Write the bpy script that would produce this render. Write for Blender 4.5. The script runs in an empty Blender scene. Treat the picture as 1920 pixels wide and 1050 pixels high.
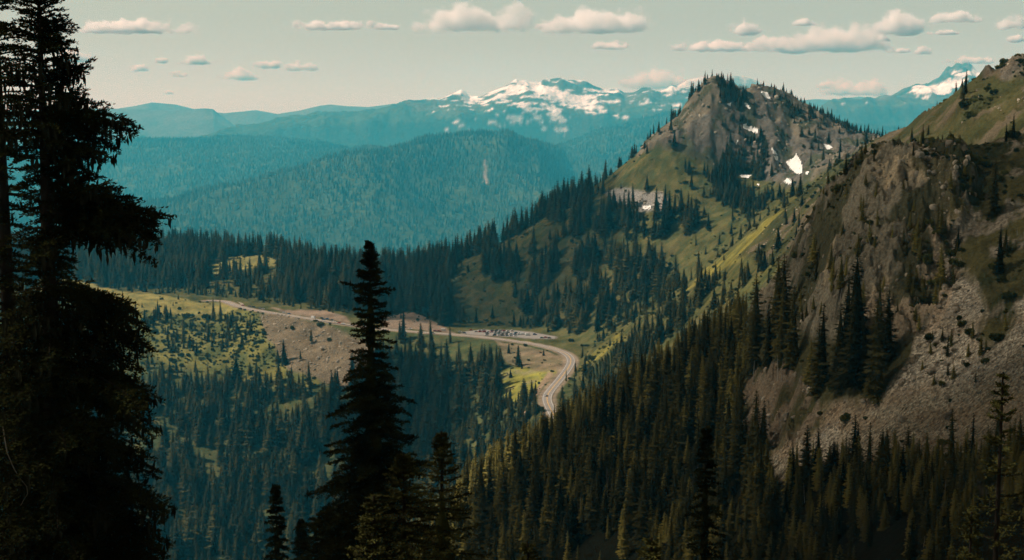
import bpy, math, random
import numpy as np
from mathutils import Vector

# ------------------------------------------------------------------ camera, world, sun, exposure
SC = bpy.context.scene
COL = SC.collection
IMW, IMH, F, HOR = 1920.0, 1050.0, 2667.0, 215.0        # photo frame, focal length in photo pixels, eye-level row
PITCH = math.atan((IMH / 2 - HOR) / F)
CP, SP = math.cos(PITCH), math.sin(PITCH)

cam_data = bpy.data.cameras.new('camera')
cam_data.sensor_width = 36.0
cam_data.lens = 36.0 * F / IMW
cam_data.clip_start = 0.2
cam_data.clip_end = 200000.0
cam = bpy.data.objects.new('camera', cam_data)
cam.location = (0, 0, 0)
cam.rotation_euler = (math.pi / 2 - PITCH, 0, 0)
COL.objects.link(cam)
SC.camera = cam

SC.view_settings.view_transform = 'Standard'
SC.view_settings.look = 'None'
SC.view_settings.exposure = 0.0
SC.view_settings.gamma = 1.0

SUN_ELEV = math.radians(51)
SUN_ROT = math.radians(-82)                             # clockwise from straight ahead: the sun stands high to the left
TO_SUN = np.array([math.sin(SUN_ROT) * math.cos(SUN_ELEV), math.cos(SUN_ROT) * math.cos(SUN_ELEV), math.sin(SUN_ELEV)])

world = bpy.data.worlds.new('World')
SC.world = world
world.use_nodes = True
wn, wl = world.node_tree.nodes, world.node_tree.links
wn.clear()
w_out = wn.new('ShaderNodeOutputWorld')
w_bg = wn.new('ShaderNodeBackground')
w_sky = wn.new('ShaderNodeTexSky')
w_sky.sky_type = 'NISHITA'
w_sky.sun_disc = False
w_sky.sun_elevation = SUN_ELEV
w_sky.sun_rotation = SUN_ROT
w_sky.altitude = 1600
w_sky.air_density = 1.0
w_sky.dust_density = 1.5
w_sky.ozone_density = 1.0
w_geo = wn.new('ShaderNodeTexCoord')
w_sep = wn.new('ShaderNodeSeparateXYZ')
w_ramp = wn.new('ShaderNodeValToRGB')
cr = w_ramp.color_ramp
HAZE_K = np.array([0.38e-5, 4.0e-5, 5.8e-5])             # scattering of the air per metre, r g b
HAZE_TOP, HAZE_FAR = 760.0, 29500.0
AIRLIGHT = np.array([0.465, 0.555, 0.475])                 # what a very deep layer of that air shows
SKY_E = (0.0, 0.004, 0.01, 0.02, 0.028, 0.036, 0.048, 0.064, 0.085, 0.12, 0.2, 0.35, 0.6, 1.0)
SKY_NISHITA = ((.63, .61, .48), (.64, .625, .495), (.651, .651, .521), (.654, .686, .572), (.64, .70, .605), (.61, .697, .64), (.57, .689, .68), (.52, .66, .705), (.445, .60, .715),
               (.37, .525, .69), (.26, .40, .60), (.18, .285, .485), (.135, .21, .375), (.108, .163, .295))
SKY_SEEN = ((.67, .635, .535), (.67, .635, .535), (.665, .635, .535), (.63, .62, .52), (.60, .605, .51), (.575, .595, .50), (.545, .58, .485), (.52, .565, .47), (.495, .55, .46),
            (.44, .49, .41), (.33, .36, .31), (.24, .25, .22), (.17, .175, .15), (.13, .13, .11))
SKY_GAIN = 4.0
while len(cr.elements) < len(SKY_E):
    cr.elements.new(0.5)
for el, e_, ni, se in zip(cr.elements, SKY_E, SKY_NISHITA, SKY_SEEN):
    T_ = np.exp(-HAZE_K * min(HAZE_FAR, HAZE_TOP / max(e_, 1e-4)))
    c_ = np.maximum((np.array(se) - AIRLIGHT * (1 - T_)) / T_, 0.02) / np.array(ni) / SKY_GAIN
    el.position = e_
    el.color = (*[float(q) for q in c_], 1)
w_mul = wn.new('ShaderNodeMixRGB')
w_mul.blend_type = 'MULTIPLY'
w_mul.inputs[0].default_value = 1.0
wl.new(w_geo.outputs['Generated'], w_sep.inputs[0])
wl.new(w_sep.outputs['Z'], w_ramp.inputs[0])
wl.new(w_sky.outputs[0], w_mul.inputs[1])
wl.new(w_ramp.outputs[0], w_mul.inputs[2])
w_gain = wn.new('ShaderNodeVectorMath')
w_gain.operation = 'SCALE'
w_gain.inputs['Scale'].default_value = SKY_GAIN
wl.new(w_mul.outputs[0], w_gain.inputs[0])
wl.new(w_gain.outputs[0], w_bg.inputs[0])
w_bg.inputs[1].default_value = 0.11
wl.new(w_bg.outputs[0], w_out.inputs['Surface'])

sun_data = bpy.data.lights.new('sun', 'SUN')
sun_data.energy = 5.0
sun_data.angle = math.radians(0.5)
sun_data.color = (1.0, 0.95, 0.84)
sun = bpy.data.objects.new('sun', sun_data)
sun.rotation_euler = Vector(TO_SUN.tolist()).to_track_quat('Z', 'Y').to_euler()
COL.objects.link(sun)

cy = SC.cycles
cy.max_bounces = 14
cy.diffuse_bounces = 2
cy.glossy_bounces = 1
cy.transmission_bounces = 1
cy.volume_bounces = 12
cy.transparent_max_bounces = 8
cy.caustics_reflective = False
cy.caustics_refractive = False
cy.volume_step_rate = 1.0
cy.volume_max_steps = 256
cy.use_denoising = True
try:
    cy.denoiser = 'OPENIMAGEDENOISE'
    cy.denoising_prefilter = 'FAST'
except Exception:
    pass

R = np.random.default_rng(11)


# ------------------------------------------------------------------ helpers
def ray_dir(px, py):
    r = (np.asarray(px, float) - IMW / 2) / F
    u = (IMH / 2 - np.asarray(py, float)) / F
    return r, CP + u * SP, -SP + u * CP


def at(px, py, d):
    """world point at ground distance d (along y) seen at photo pixel px, py"""
    x, y, z = ray_dir(px, py)
    return np.array([x / y * d, d + 0 * x, z / y * d])


def on_level(px, py, z0):
    x, y, z = ray_dir(px, py)
    t = z0 / z
    return np.array([x * t, y * t, z0 + 0 * t])


def project(x, y, z):
    dep = y * CP - z * SP
    up = y * SP + z * CP
    return IMW / 2 + F * x / dep, IMH / 2 - F * up / dep


def tag(o, label=None, cat=None, group=None, kind=None):
    if label: o['label'] = label
    if cat: o['category'] = cat
    if group: o['group'] = group
    if kind: o['kind'] = kind
    return o


def link(o, parent=None):
    COL.objects.link(o)
    if parent is not None:
        o.parent = parent
    return o


def mesh_np(name, V, faces, mats=(), mat_idx=None, smooth=False):
    """faces: (n,3) or (n,4) int array, or list of such arrays"""
    if not isinstance(faces, (list, tuple)):
        faces = [faces]
    faces = [f for f in faces if len(f)]
    me = bpy.data.meshes.new(name)
    V = np.asarray(V, np.float32)
    me.vertices.add(len(V))
    me.vertices.foreach_set('co', V.ravel())
    loops = np.concatenate([f.ravel() for f in faces]).astype(np.int32)
    tot = np.concatenate([np.full(len(f), f.shape[1], np.int32) for f in faces])
    start = np.concatenate([[0], np.cumsum(tot)[:-1]]).astype(np.int32)
    me.loops.add(len(loops))
    me.loops.foreach_set('vertex_index', loops)
    me.polygons.add(len(tot))
    me.polygons.foreach_set('loop_start', start)
    me.polygons.foreach_set('loop_total', tot)
    for m in mats:
        me.materials.append(m)
    if mat_idx is not None:
        me.polygons.foreach_set('material_index', np.asarray(mat_idx, np.int32))
    me.polygons.foreach_set('use_smooth', np.full(len(tot), bool(smooth)))
    me.update(calc_edges=True)
    return me


def hash2(ix, iy, seed):
    h = (ix.astype(np.int64) * 374761393 + iy.astype(np.int64) * 668265263 + seed * 974711) & 0xFFFFFFFF
    h = ((h ^ (h >> 13)) * 1274126177) & 0xFFFFFFFF
    h = h ^ (h >> 16)
    return (h & 0xFFFFFF) / float(0xFFFFFF)


def vnoise(x, y, seed=0):
    ix, iy = np.floor(x), np.floor(y)
    fx, fy = x - ix, y - iy
    fx = fx * fx * fx * (fx * (fx * 6 - 15) + 10)
    fy = fy * fy * fy * (fy * (fy * 6 - 15) + 10)
    a, b = hash2(ix, iy, seed), hash2(ix + 1, iy, seed)
    c, d = hash2(ix, iy + 1, seed), hash2(ix + 1, iy + 1, seed)
    return (a * (1 - fx) + b * fx) * (1 - fy) + (c * (1 - fx) + d * fx) * fy * 1.0


def fbm(x, y, scale, octaves=5, seed=0, gain=0.5, ridged=False):
    v, amp, tot = 0.0, 1.0, 0.0
    f = 1.0 / scale
    ca, sa = math.cos(0.6), math.sin(0.6)
    for o in range(octaves):
        n = vnoise(x * f + 17.3 * o, y * f - 9.1 * o, seed + o * 31)
        n = 1 - np.abs(2 * n - 1) * 2 if ridged else 2 * n - 1
        v = v + amp * n
        tot += amp
        amp *= gain
        f *= 2.03
        x, y = x * ca - y * sa, x * sa + y * ca
    return v / tot


def smooth(a, b, x):
    t = np.clip((x - a) / (b - a), 0, 1)
    return t * t * (3 - 2 * t)


def in_poly(px, py, poly):
    inside = np.zeros(np.shape(px), bool)
    n = len(poly)
    for i in range(n):
        x1, y1 = poly[i]
        x2, y2 = poly[(i + 1) % n]
        if y1 == y2:
            continue
        c = ((y1 > py) != (y2 > py)) & (px < (x2 - x1) * (py - y1) / (y2 - y1) + x1)
        inside ^= c
    return inside


def seg_dist(x, y, pts):
    """distance to a polyline in plan"""
    best = np.full(np.shape(x), 1e9)
    for (x1, y1), (x2, y2) in zip(pts[:-1], pts[1:]):
        dx, dy = x2 - x1, y2 - y1
        t = np.clip(((x - x1) * dx + (y - y1) * dy) / (dx * dx + dy * dy + 1e-9), 0, 1)
        best = np.minimum(best, np.hypot(x - x1 - t * dx, y - y1 - t * dy))
    return best


# ------------------------------------------------------------------ materials
def new_mat(name):
    m = bpy.data.materials.new(name)
    m.use_nodes = True
    nt = m.node_tree
    nt.nodes.clear()
    out = nt.nodes.new('ShaderNodeOutputMaterial')
    return m, nt, out


def principled(nt, out, rough=0.8, spec=0.2):
    b = nt.nodes.new('ShaderNodeBsdfPrincipled')
    b.inputs['Roughness'].default_value = rough
    b.inputs['Specular IOR Level'].default_value = spec
    nt.links.new(b.outputs[0], out.inputs['Surface'])
    return b


def simple_mat(name, color, rough=0.6, spec=0.3, metallic=0.0, noise=0.0, nscale=5.0, each=0.0):
    m, nt, out = new_mat(name)
    b = principled(nt, out, rough, spec)
    b.inputs['Metallic'].default_value = metallic
    b.inputs['Base Color'].default_value = (*color, 1)
    if noise:
        tc = nt.nodes.new('ShaderNodeTexCoord')
        n = nt.nodes.new('ShaderNodeTexNoise')
        n.inputs['Scale'].default_value = nscale
        n.inputs['Detail'].default_value = 5
        nt.links.new(tc.outputs['Object'], n.inputs['Vector'])
        mix = nt.nodes.new('ShaderNodeMixRGB')
        mix.inputs[1].default_value = (*[c * (1 - noise) for c in color], 1)
        mix.inputs[2].default_value = (*[min(1, c * (1 + noise)) for c in color], 1)
        nt.links.new(n.outputs['Fac'], mix.inputs[0])
        last = mix.outputs[0]
        if each:                                        # every piece a tone of its own
            oi = nt.nodes.new('ShaderNodeObjectInfo')
            mr = nt.nodes.new('ShaderNodeMapRange')
            mr.inputs[3].default_value, mr.inputs[4].default_value = 1 - each, 1 + each
            nt.links.new(oi.outputs['Random'], mr.inputs[0])
            vs = nt.nodes.new('ShaderNodeVectorMath'); vs.operation = 'SCALE'
            nt.links.new(last, vs.inputs[0]); nt.links.new(mr.outputs[0], vs.inputs['Scale'])
            last = vs.outputs[0]
        nt.links.new(last, b.inputs['Base Color'])
    return m


def foliage_mat(name, dark, light, var=0.5, nscale=0.35, stand=0.0):
    """needles: two tones mixed by a per-tree random number and by clumps"""
    m, nt, out = new_mat(name)
    b = nt.nodes.new('ShaderNodeBsdfDiffuse')
    nt.links.new(b.outputs[0], out.inputs['Surface'])
    oi = nt.nodes.new('ShaderNodeObjectInfo')
    tc = nt.nodes.new('ShaderNodeTexCoord')
    n = nt.nodes.new('ShaderNodeTexNoise')
    n.inputs['Scale'].default_value = nscale
    n.inputs['Detail'].default_value = 3
    if stand:                                           # stands of one kind share a tone
        n.inputs['Scale'].default_value = stand
        nt.links.new(oi.outputs['Location'], n.inputs['Vector'])
    else:
        nt.links.new(tc.outputs['Object'], n.inputs['Vector'])
    ma = nt.nodes.new('ShaderNodeMath')
    ma.operation = 'MULTIPLY_ADD'
    ma.inputs[1].default_value = var
    nt.links.new(oi.outputs['Random'], ma.inputs[0])
    mb = nt.nodes.new('ShaderNodeMath')
    mb.operation = 'MULTIPLY_ADD'
    mb.inputs[1].default_value = 1.8
    mb.inputs[2].default_value = -0.65 - var * 0.25
    nt.links.new(n.outputs['Fac'], mb.inputs[0])
    nt.links.new(mb.outputs[0], ma.inputs[2])
    ma.use_clamp = True
    mix = nt.nodes.new('ShaderNodeMixRGB')
    mix.inputs[1].default_value = (*dark, 1)
    mix.inputs[2].default_value = (*light, 1)
    nt.links.new(ma.outputs[0], mix.inputs[0])
    nt.links.new(mix.outputs[0], b.inputs['Color'])
    return m


def terrain_mat(name, fine=1.0, bump=1.0, big=30.0):
    """base colour from the 'ground' attribute (what grows or lies there), broken up by noise; 'stone' drives the bump"""
    m, nt, out = new_mat(name)
    N, L = nt.nodes, nt.links
    b = N.new('ShaderNodeBsdfDiffuse')
    L.new(b.outputs[0], out.inputs['Surface'])
    col = N.new('ShaderNodeAttribute'); col.attribute_name = 'ground'
    st = N.new('ShaderNodeAttribute'); st.attribute_name = 'stone'
    tc = N.new('ShaderNodeTexCoord')

    def noise(scale, detail=6, rough=0.6):
        n = N.new('ShaderNodeTexNoise')
        n.inputs['Scale'].default_value = scale
        n.inputs['Detail'].default_value = detail
        n.inputs['Roughness'].default_value = rough
        L.new(tc.outputs['Object'], n.inputs['Vector'])
        return n
    n1, n2 = noise(1.0 / big, 8, 0.65), noise(0.9 * fine, 5, 0.7)
    vor = N.new('ShaderNodeTexVoronoi')
    vor.inputs['Scale'].default_value = 1.5 * fine
    L.new(tc.outputs['Object'], vor.inputs['Vector'])

    def ramp(src, lo, hi, a, c):
        r = N.new('ShaderNodeMapRange')
        r.inputs[1].default_value, r.inputs[2].default_value = lo, hi
        r.inputs[3].default_value, r.inputs[4].default_value = a, c
        L.new(src, r.inputs[0])
        return r.outputs[0]

    def mul(a, c):
        mm = N.new('ShaderNodeMath'); mm.operation = 'MULTIPLY'
        L.new(a, mm.inputs[0]); L.new(c, mm.inputs[1])
        return mm.outputs[0]
    k = mul(ramp(n1.outputs['Fac'], 0.32, 0.68, 0.62, 1.4), ramp(n2.outputs['Fac'], 0.3, 0.7, 0.6, 1.4))
    # stones: each cell its own tone, only where 'stone' is set
    hs = N.new('ShaderNodeSeparateColor'); L.new(vor.outputs['Color'], hs.inputs[0])
    sv = ramp(hs.outputs[0], 0.0, 1.0, 0.45, 1.65)
    mixs = N.new('ShaderNodeMix'); mixs.data_type = 'FLOAT'
    mixs.inputs[2].default_value = 1.0
    L.new(st.outputs['Fac'], mixs.inputs[0]); L.new(sv, mixs.inputs[3])
    k = mul(k, mixs.outputs[0])
    vm = N.new('ShaderNodeVectorMath'); vm.operation = 'SCALE'
    L.new(col.outputs['Color'], vm.inputs[0]); L.new(k, vm.inputs['Scale'])
    L.new(vm.outputs[0], b.inputs['Color'])
    bp = N.new('ShaderNodeBump')
    bp.inputs['Strength'].default_value = 0.9
    bp.inputs['Distance'].default_value = bump
    hh = N.new('ShaderNodeMath'); hh.operation = 'ADD'
    L.new(n2.outputs['Fac'], hh.inputs[0])
    L.new(mul(vor.outputs['Distance'], st.outputs['Fac']), hh.inputs[1])
    L.new(hh.outputs[0], bp.inputs['Height'])
    L.new(bp.outputs[0], b.inputs['Normal'])
    return m


M_TERRAIN = terrain_mat('alpine_ground', 1.0, 1.2, 28.0)
M_FAR = terrain_mat('far_forest_ground', 0.025, 22.0, 420.0)
M_BARK = simple_mat('bark', (0.055, 0.042, 0.03), 0.9, 0.1, noise=0.5, nscale=3)
M_BARK_NEAR = simple_mat('dark_bark', (0.022, 0.017, 0.012), 0.95, 0.05, noise=0.5, nscale=6)
M_DEADWOOD = simple_mat('bleached_wood', (0.32, 0.29, 0.25), 0.8, 0.1, noise=0.4, nscale=2)
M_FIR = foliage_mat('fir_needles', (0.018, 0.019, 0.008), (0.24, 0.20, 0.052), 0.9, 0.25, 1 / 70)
M_FIR_SHADE_TONED = foliage_mat('shade_toned_fir_needles', (0.010, 0.012, 0.006), (0.080, 0.070, 0.022), 0.8, 0.25, 1 / 40)  # same fir needles, with the shade on the near slope put into their colour
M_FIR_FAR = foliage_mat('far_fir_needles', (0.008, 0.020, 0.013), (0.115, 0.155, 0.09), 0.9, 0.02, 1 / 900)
M_FIR_NEAR = foliage_mat('near_fir_needles', (0.007, 0.008, 0.004), (0.055, 0.057, 0.018), 0.3, 1.2)
M_FIR_YOUNG = foliage_mat('young_fir_needles', (0.014, 0.014, 0.006), (0.13, 0.125, 0.035), 0.2, 2.2)
M_SHRUB = foliage_mat('shrub_leaves', (0.04, 0.05, 0.02), (0.15, 0.15, 0.05), 0.9, 0.8)
M_SNOW = simple_mat('old_snow', (0.70, 0.685, 0.64), 0.8, 0.1, noise=0.16, nscale=0.25)
M_ASPHALT = simple_mat('asphalt', (0.24, 0.215, 0.19), 0.9, 0.2, noise=0.25, nscale=0.15)
M_GRAVEL = simple_mat('gravel', (0.30, 0.25, 0.19), 0.95, 0.1, noise=0.3, nscale=0.2)
M_WHITE_LINE = simple_mat('white_line_paint', (0.62, 0.60, 0.55), 0.7, 0.2)
M_YELLOW_LINE = simple_mat('yellow_line_paint', (0.75, 0.40, 0.06), 0.7, 0.2)
M_ROCK = simple_mat('rock', (0.25, 0.21, 0.155), 0.95, 0.1, noise=0.65, nscale=0.9, each=0.5)

# ------------------------------------------------------------------ near terrain: depth lines across the view
# every line lists (photo column, photo row or None, height or None, distance); rows and heights give the same thing twice
def line(keys):
    u, d, z = [], [], []
    for px, py, zz, dist in keys:
        if py is not None:
            p = at(px, py, dist)
            u.append(p[0] / p[1]); z.append(p[2])
        else:
            u.append((px - IMW / 2) / F / CP); z.append(zz)
        d.append(dist)
    return np.array(u), np.array(d, float), np.array(z)


ROAD_Z = -250.0
NEAR = [
    line([(-400, None, -1.8, 2.5), (2350, None, -1.8, 2.5)]),
    line([(-400, None, -16, 40), (900, None, -16, 40), (1900, None, -15, 40), (2350, None, -14, 40)]),
    line([(-400, None, -78, 150), (700, None, -72, 150), (1200, None, -62, 145), (1900, None, -49, 120), (2350, None, -44, 115)]),
    line([(-400, None, -230, 500), (400, None, -230, 500), (700, None, -205, 520), (800, 1130, None, 540), (870, 1070, None, 520),
          (1000, 1062, None, 480), (1200, 1058, None, 410), (1500, 1052, None, 290), (1700, 1050, None, 215), (1920, 1050, None, 165), (2350, 1050, None, 150)]),
    line([(-400, None, -300, 700), (600, None, -290, 700), (700, None, -240, 590), (800, 1090, None, 575), (870, 1010, None, 570), (1000, 940, None, 530),
          (1200, 870, None, 490), (1350, 850, None, 420), (1500, 875, None, 345), (1600, 880, None, 325), (1700, 868, None, 310), (1920, 800, None, 280), (2350, 700, None, 270)]),
    line([(-400, None, -340, 800), (600, None, -330, 800), (700, None, -262, 620), (800, 1055, None, 605), (870, 970, None, 600), (1000, 890, None, 575),
          (1200, 790, None, 550), (1350, 740, None, 475), (1500, 700, None, 395), (1600, 640, None, 375), (1700, 620, None, 358),
          (1800, 600, None, 350), (1920, 580, None, 335), (2350, 450, None, 330)]),
    line([(-400, None, -385, 900), (600, None, -370, 900), (700, 1140, None, 640), (800, 1035, None, 635), (870, 945, None, 630), (960, 868, None, 620),
          (1050, 805, None, 615), (1150, 752, None, 605), (1250, 702, None, 585), (1350, 640, None, 555), (1440, 560, None, 500), (1500, 450, None, 470),
          (1560, 372, None, 450), (1600, 335, None, 443), (1650, 306, None, 440), (1700, 284, None, 440), (1780, 276, None, 445), (1850, 275, None, 450), (1920, 262, None, 455),
          (2350, 150, None, 460)]),
    line([(-400, None, -405, 1000), (600, None, -400, 1000), (700, None, -330, 800), (870, None, -240, 740), (1350, None, -190, 690), (1500, None, -90, 580),
          (1700, None, -55, 540), (1920, None, -42, 545), (2350, None, -20, 545)]),
    line([(-400, 1065, None, 1260), (0, 1065, None, 1260), (400, 1065, None, 1260), (600, 1055, None, 1250), (870, 900, None, 1180), (1000, 805, None, 1180),
          (1100, 750, None, 1180), (1200, 690, None, 1130), (1350, 590, None, 1050), (1500, 480, None, 960), (1700, 290, None, 760), (1920, 245, None, 620), (2350, 160, None, 620)]),
    line([(-400, 840, None, 1470), (0, 850, None, 1470), (400, 845, None, 1470), (600, 840, None, 1450), (800, 800, None, 1400), (950, 752, None, 1330),
          (1020, 752, None, 1270), (1100, 708, None, 1290), (1200, 634, None, 1260), (1300, 556, None, 1230), (1400, 470, None, 1180), (1500, 405, None, 1090),
          (1640, 292, None, 960), (1700, 258, None, 870), (1800, 200, None, 740), (1920, 168, None, 710), (2350, 80, None, 700)]),
    line([(-400, 552, None, 1990), (0, 556, None, 1960), (250, 556, None, 1930), (430, 569, None, 1885), (480, 581, None, 1825), (600, 600, None, 1733), (733, 617, None, 1658),
          (860, 627, None, 1615), (960, 638, None, 1570), (1050, 660, None, 1490), (1100, 662, None, 1430), (1200, 592, None, 1380), (1300, 522, None, 1340),
          (1400, 435, None, 1300), (1450, 392, None, 1280), (1500, 362, None, 1250), (1560, 318, None, 1200), (1640, 268, None, 1130), (1700, 240, None, 1000),
          (1750, 205, None, 900), (1830, 150, None, 850), (1880, 137, None, 830), (1920, 117, None, 820), (2350, 20, None, 800)]),
    line([(-400, None, -250, 2090), (0, None, -249, 2060), (430, None, -247, 1960), (600, None, -247, 1800), (733, None, -246, 1715), (860, None, -249.7, 1690), (1000, None, -249.7, 1690),
          (1100, None, -247, 1510), (1200, None, -222, 1480), (1300, None, -192, 1450), (1400, None, -150, 1420), (1500, None, -108, 1400), (1640, None, -55, 1300),
          (1920, None, -12, 1000), (2350, None, 10, 960)]),
    line([(-400, None, -242, 2200), (0, None, -242, 2180), (430, None, -238, 2040), (600, 570, None, 1870), (733, 592, None, 1760), (775, 583, None, 1750), (860, 606, None, 1755), (950, 606, None, 1730),
          (1100, 602, None, 1600), (1200, 556, None, 1570), (1300, 492, None, 1560), (1400, 424, None, 1560), (1500, 356, None, 1560), (1640, None, -42, 1450),
          (1920, None, -10, 1100), (2350, None, 0, 1060)]),
    line([(-400, 520, None, 2300), (0, 520, None, 2300), (430, 528, None, 2130), (600, 545, None, 1950), (733, 552, None, 1860), (850, 540, None, 1840), (950, 512, None, 1820),
          (1050, 452, None, 1800), (1150, 422, None, 1760), (1250, 374, None, 1740), (1300, 352, None, 1740), (1400, 345, None, 1735), (1480, 330, None, 1715), (1560, 300, None, 1690),
          (1640, 288, None, 1600), (1920, None, -22, 1300), (2350, None, -10, 1260)]),
    line([(-400, 490, None, 2440), (0, 490, None, 2420), (430, 492, None, 2240), (733, 525, None, 1950), (850, 508, None, 1910), (950, 468, None, 1890), (1050, 398, None, 1860),
          (1150, 348, None, 1830), (1200, 300, None, 1820), (1250, 268, None, 1815), (1330, 236, None, 1820), (1400, 240, None, 1830), (1480, 250, None, 1830), (1560, 268, None, 1800), (1640, 274, None, 1730),
          (1920, None, -30, 1500), (2350, None, -20, 1460)]),
    line([(-400, 470, None, 2560), (0, 474, None, 2550), (200, 466, None, 2450), (430, 470, None, 2350), (520, 482, None, 2250), (600, 498, None, 2150), (680, 512, None, 2080), (760, 512, None, 2020),
          (850, 493, None, 1980), (900, 473, None, 1960), (960, 447, None, 1950), (1000, 422, None, 1940), (1040, 394, None, 1930), (1100, 363, None, 1920), (1130, 340, None, 1910),
          (1190, 292, None, 1900), (1230, 252, None, 1890), (1270, 222, None, 1890), (1290, 192, None, 1890), (1308, 168, None, 1890), (1322, 152, None, 1890), (1335, 147, None, 1890), (1352, 150, None, 1890),
          (1368, 160, None, 1890), (1390, 172, None, 1890), (1415, 167, None, 1890), (1440, 163, None, 1890), (1470, 176, None, 1890), (1500, 191, None, 1890), (1540, 211, None, 1880),
          (1600, 242, None, 1870), (1650, 256, None, 1850), (1700, 264, None, 1820), (1920, None, -45, 1700), (2350, None, -40, 1660)]),
    line([(-400, None, -340, 2800), (850, None, -330, 2250), (1300, None, -60, 2120), (1700, None, -150, 2100), (2350, None, -170, 2000)]),
    line([(-400, None, -650, 3800), (850, None, -650, 3300), (1300, None, -520, 3100), (2350, None, -560, 3100)]),
    line([(-400, None, -720, 4800), (2350, None, -720, 4800)]),
    line([(-400, None, -1040, 6600), (2350, None, -1040, 6600)]),
]
ROWS = [5, 8, 12, 34, 44, 120, 12, 18, 62, 66, 20, 26, 60, 64, 80, 14, 8, 5, 4]
#        line: 0    1    2    3    4    5    6    7    8    9   10   11   12   13   14   15   16  17  18
AMP = [0.0, 0.3, 1.5, 2.0, 2.0, 2.5, 2.2, 3.0, 3.5, 2.5, 1.6, 0.8, 2.0, 4.0, 5.0, 3.0, 9, 15, 15, 10]


def pchip(X, Y, T):
    """monotone cubic through columns: X, Y (n, c); T (m, c) -> (m, c)"""
    n, c = X.shape
    h = np.diff(X, axis=0)
    s = np.diff(Y, axis=0) / h
    m = np.zeros_like(Y)
    w1, w2 = 2 * h[1:] + h[:-1], h[1:] + 2 * h[:-1]
    same = s[1:] * s[:-1] > 0
    with np.errstate(divide='ignore', invalid='ignore'):
        hm = (w1 + w2) / (w1 / s[:-1] + w2 / s[1:])
    m[1:-1] = np.where(same, hm, 0)
    m[0], m[-1] = s[0], s[-1]
    idx = np.zeros(T.shape, int)
    for i in range(1, n - 1):
        idx += (T >= X[i][None, :])
    cc = np.arange(c)[None, :]
    x0, hh = X[idx, cc], h[idx, cc]
    t = (T - x0) / hh
    t2, t3 = t * t, t * t * t
    return (2 * t3 - 3 * t2 + 1) * Y[idx, cc] + (t3 - 2 * t2 + t) * hh * m[idx, cc] + (-2 * t3 + 3 * t2) * Y[idx + 1, cc] + (t3 - t2) * hh * m[idx + 1, cc]


def build_grid(lines, rows, ncol, u0, u1):
    U = np.linspace(u0, u1, ncol)
    D = np.stack([np.interp(U, l[0], l[1]) for l in lines])
    Z = np.stack([np.interp(U, l[0], l[2]) for l in lines])
    for i in range(1, len(D)):
        D[i] = np.maximum(D[i], D[i - 1] * 1.01 + 0.5)
    Tr, S = [], []
    for i, r in enumerate(rows):
        t = np.arange(r)[:, None] / r
        Tr.append(D[i][None] * (1 - t) + D[i + 1][None] * t)
        S.append(i + t[:, 0])
    Tr.append(D[-1][None]); S.append(np.array([len(rows)], float))
    T = np.concatenate(Tr); S = np.concatenate(S)
    Zg = pchip(D, Z, np.minimum(T, D[-1][None] - 1e-6))
    return U, S, T, Zg


def grid_faces(nr, nc):
    i = np.arange(nr * nc).reshape(nr, nc)
    return np.stack([i[:-1, :-1], i[:-1, 1:], i[1:, 1:], i[1:, :-1]], -1).reshape(-1, 4)


NCOL = 1300
U, S, GY, GZ = build_grid(NEAR, ROWS, NCOL, (-420 - 960) / F, (2380 - 960) / F)
GX = U[None, :] * GY
NR = len(S)
SS = np.repeat(S[:, None], NCOL, 1)
PX0, PY0 = project(GX, GY, GZ)                          # where the plain surface lies in the photo: places what grows where

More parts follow.
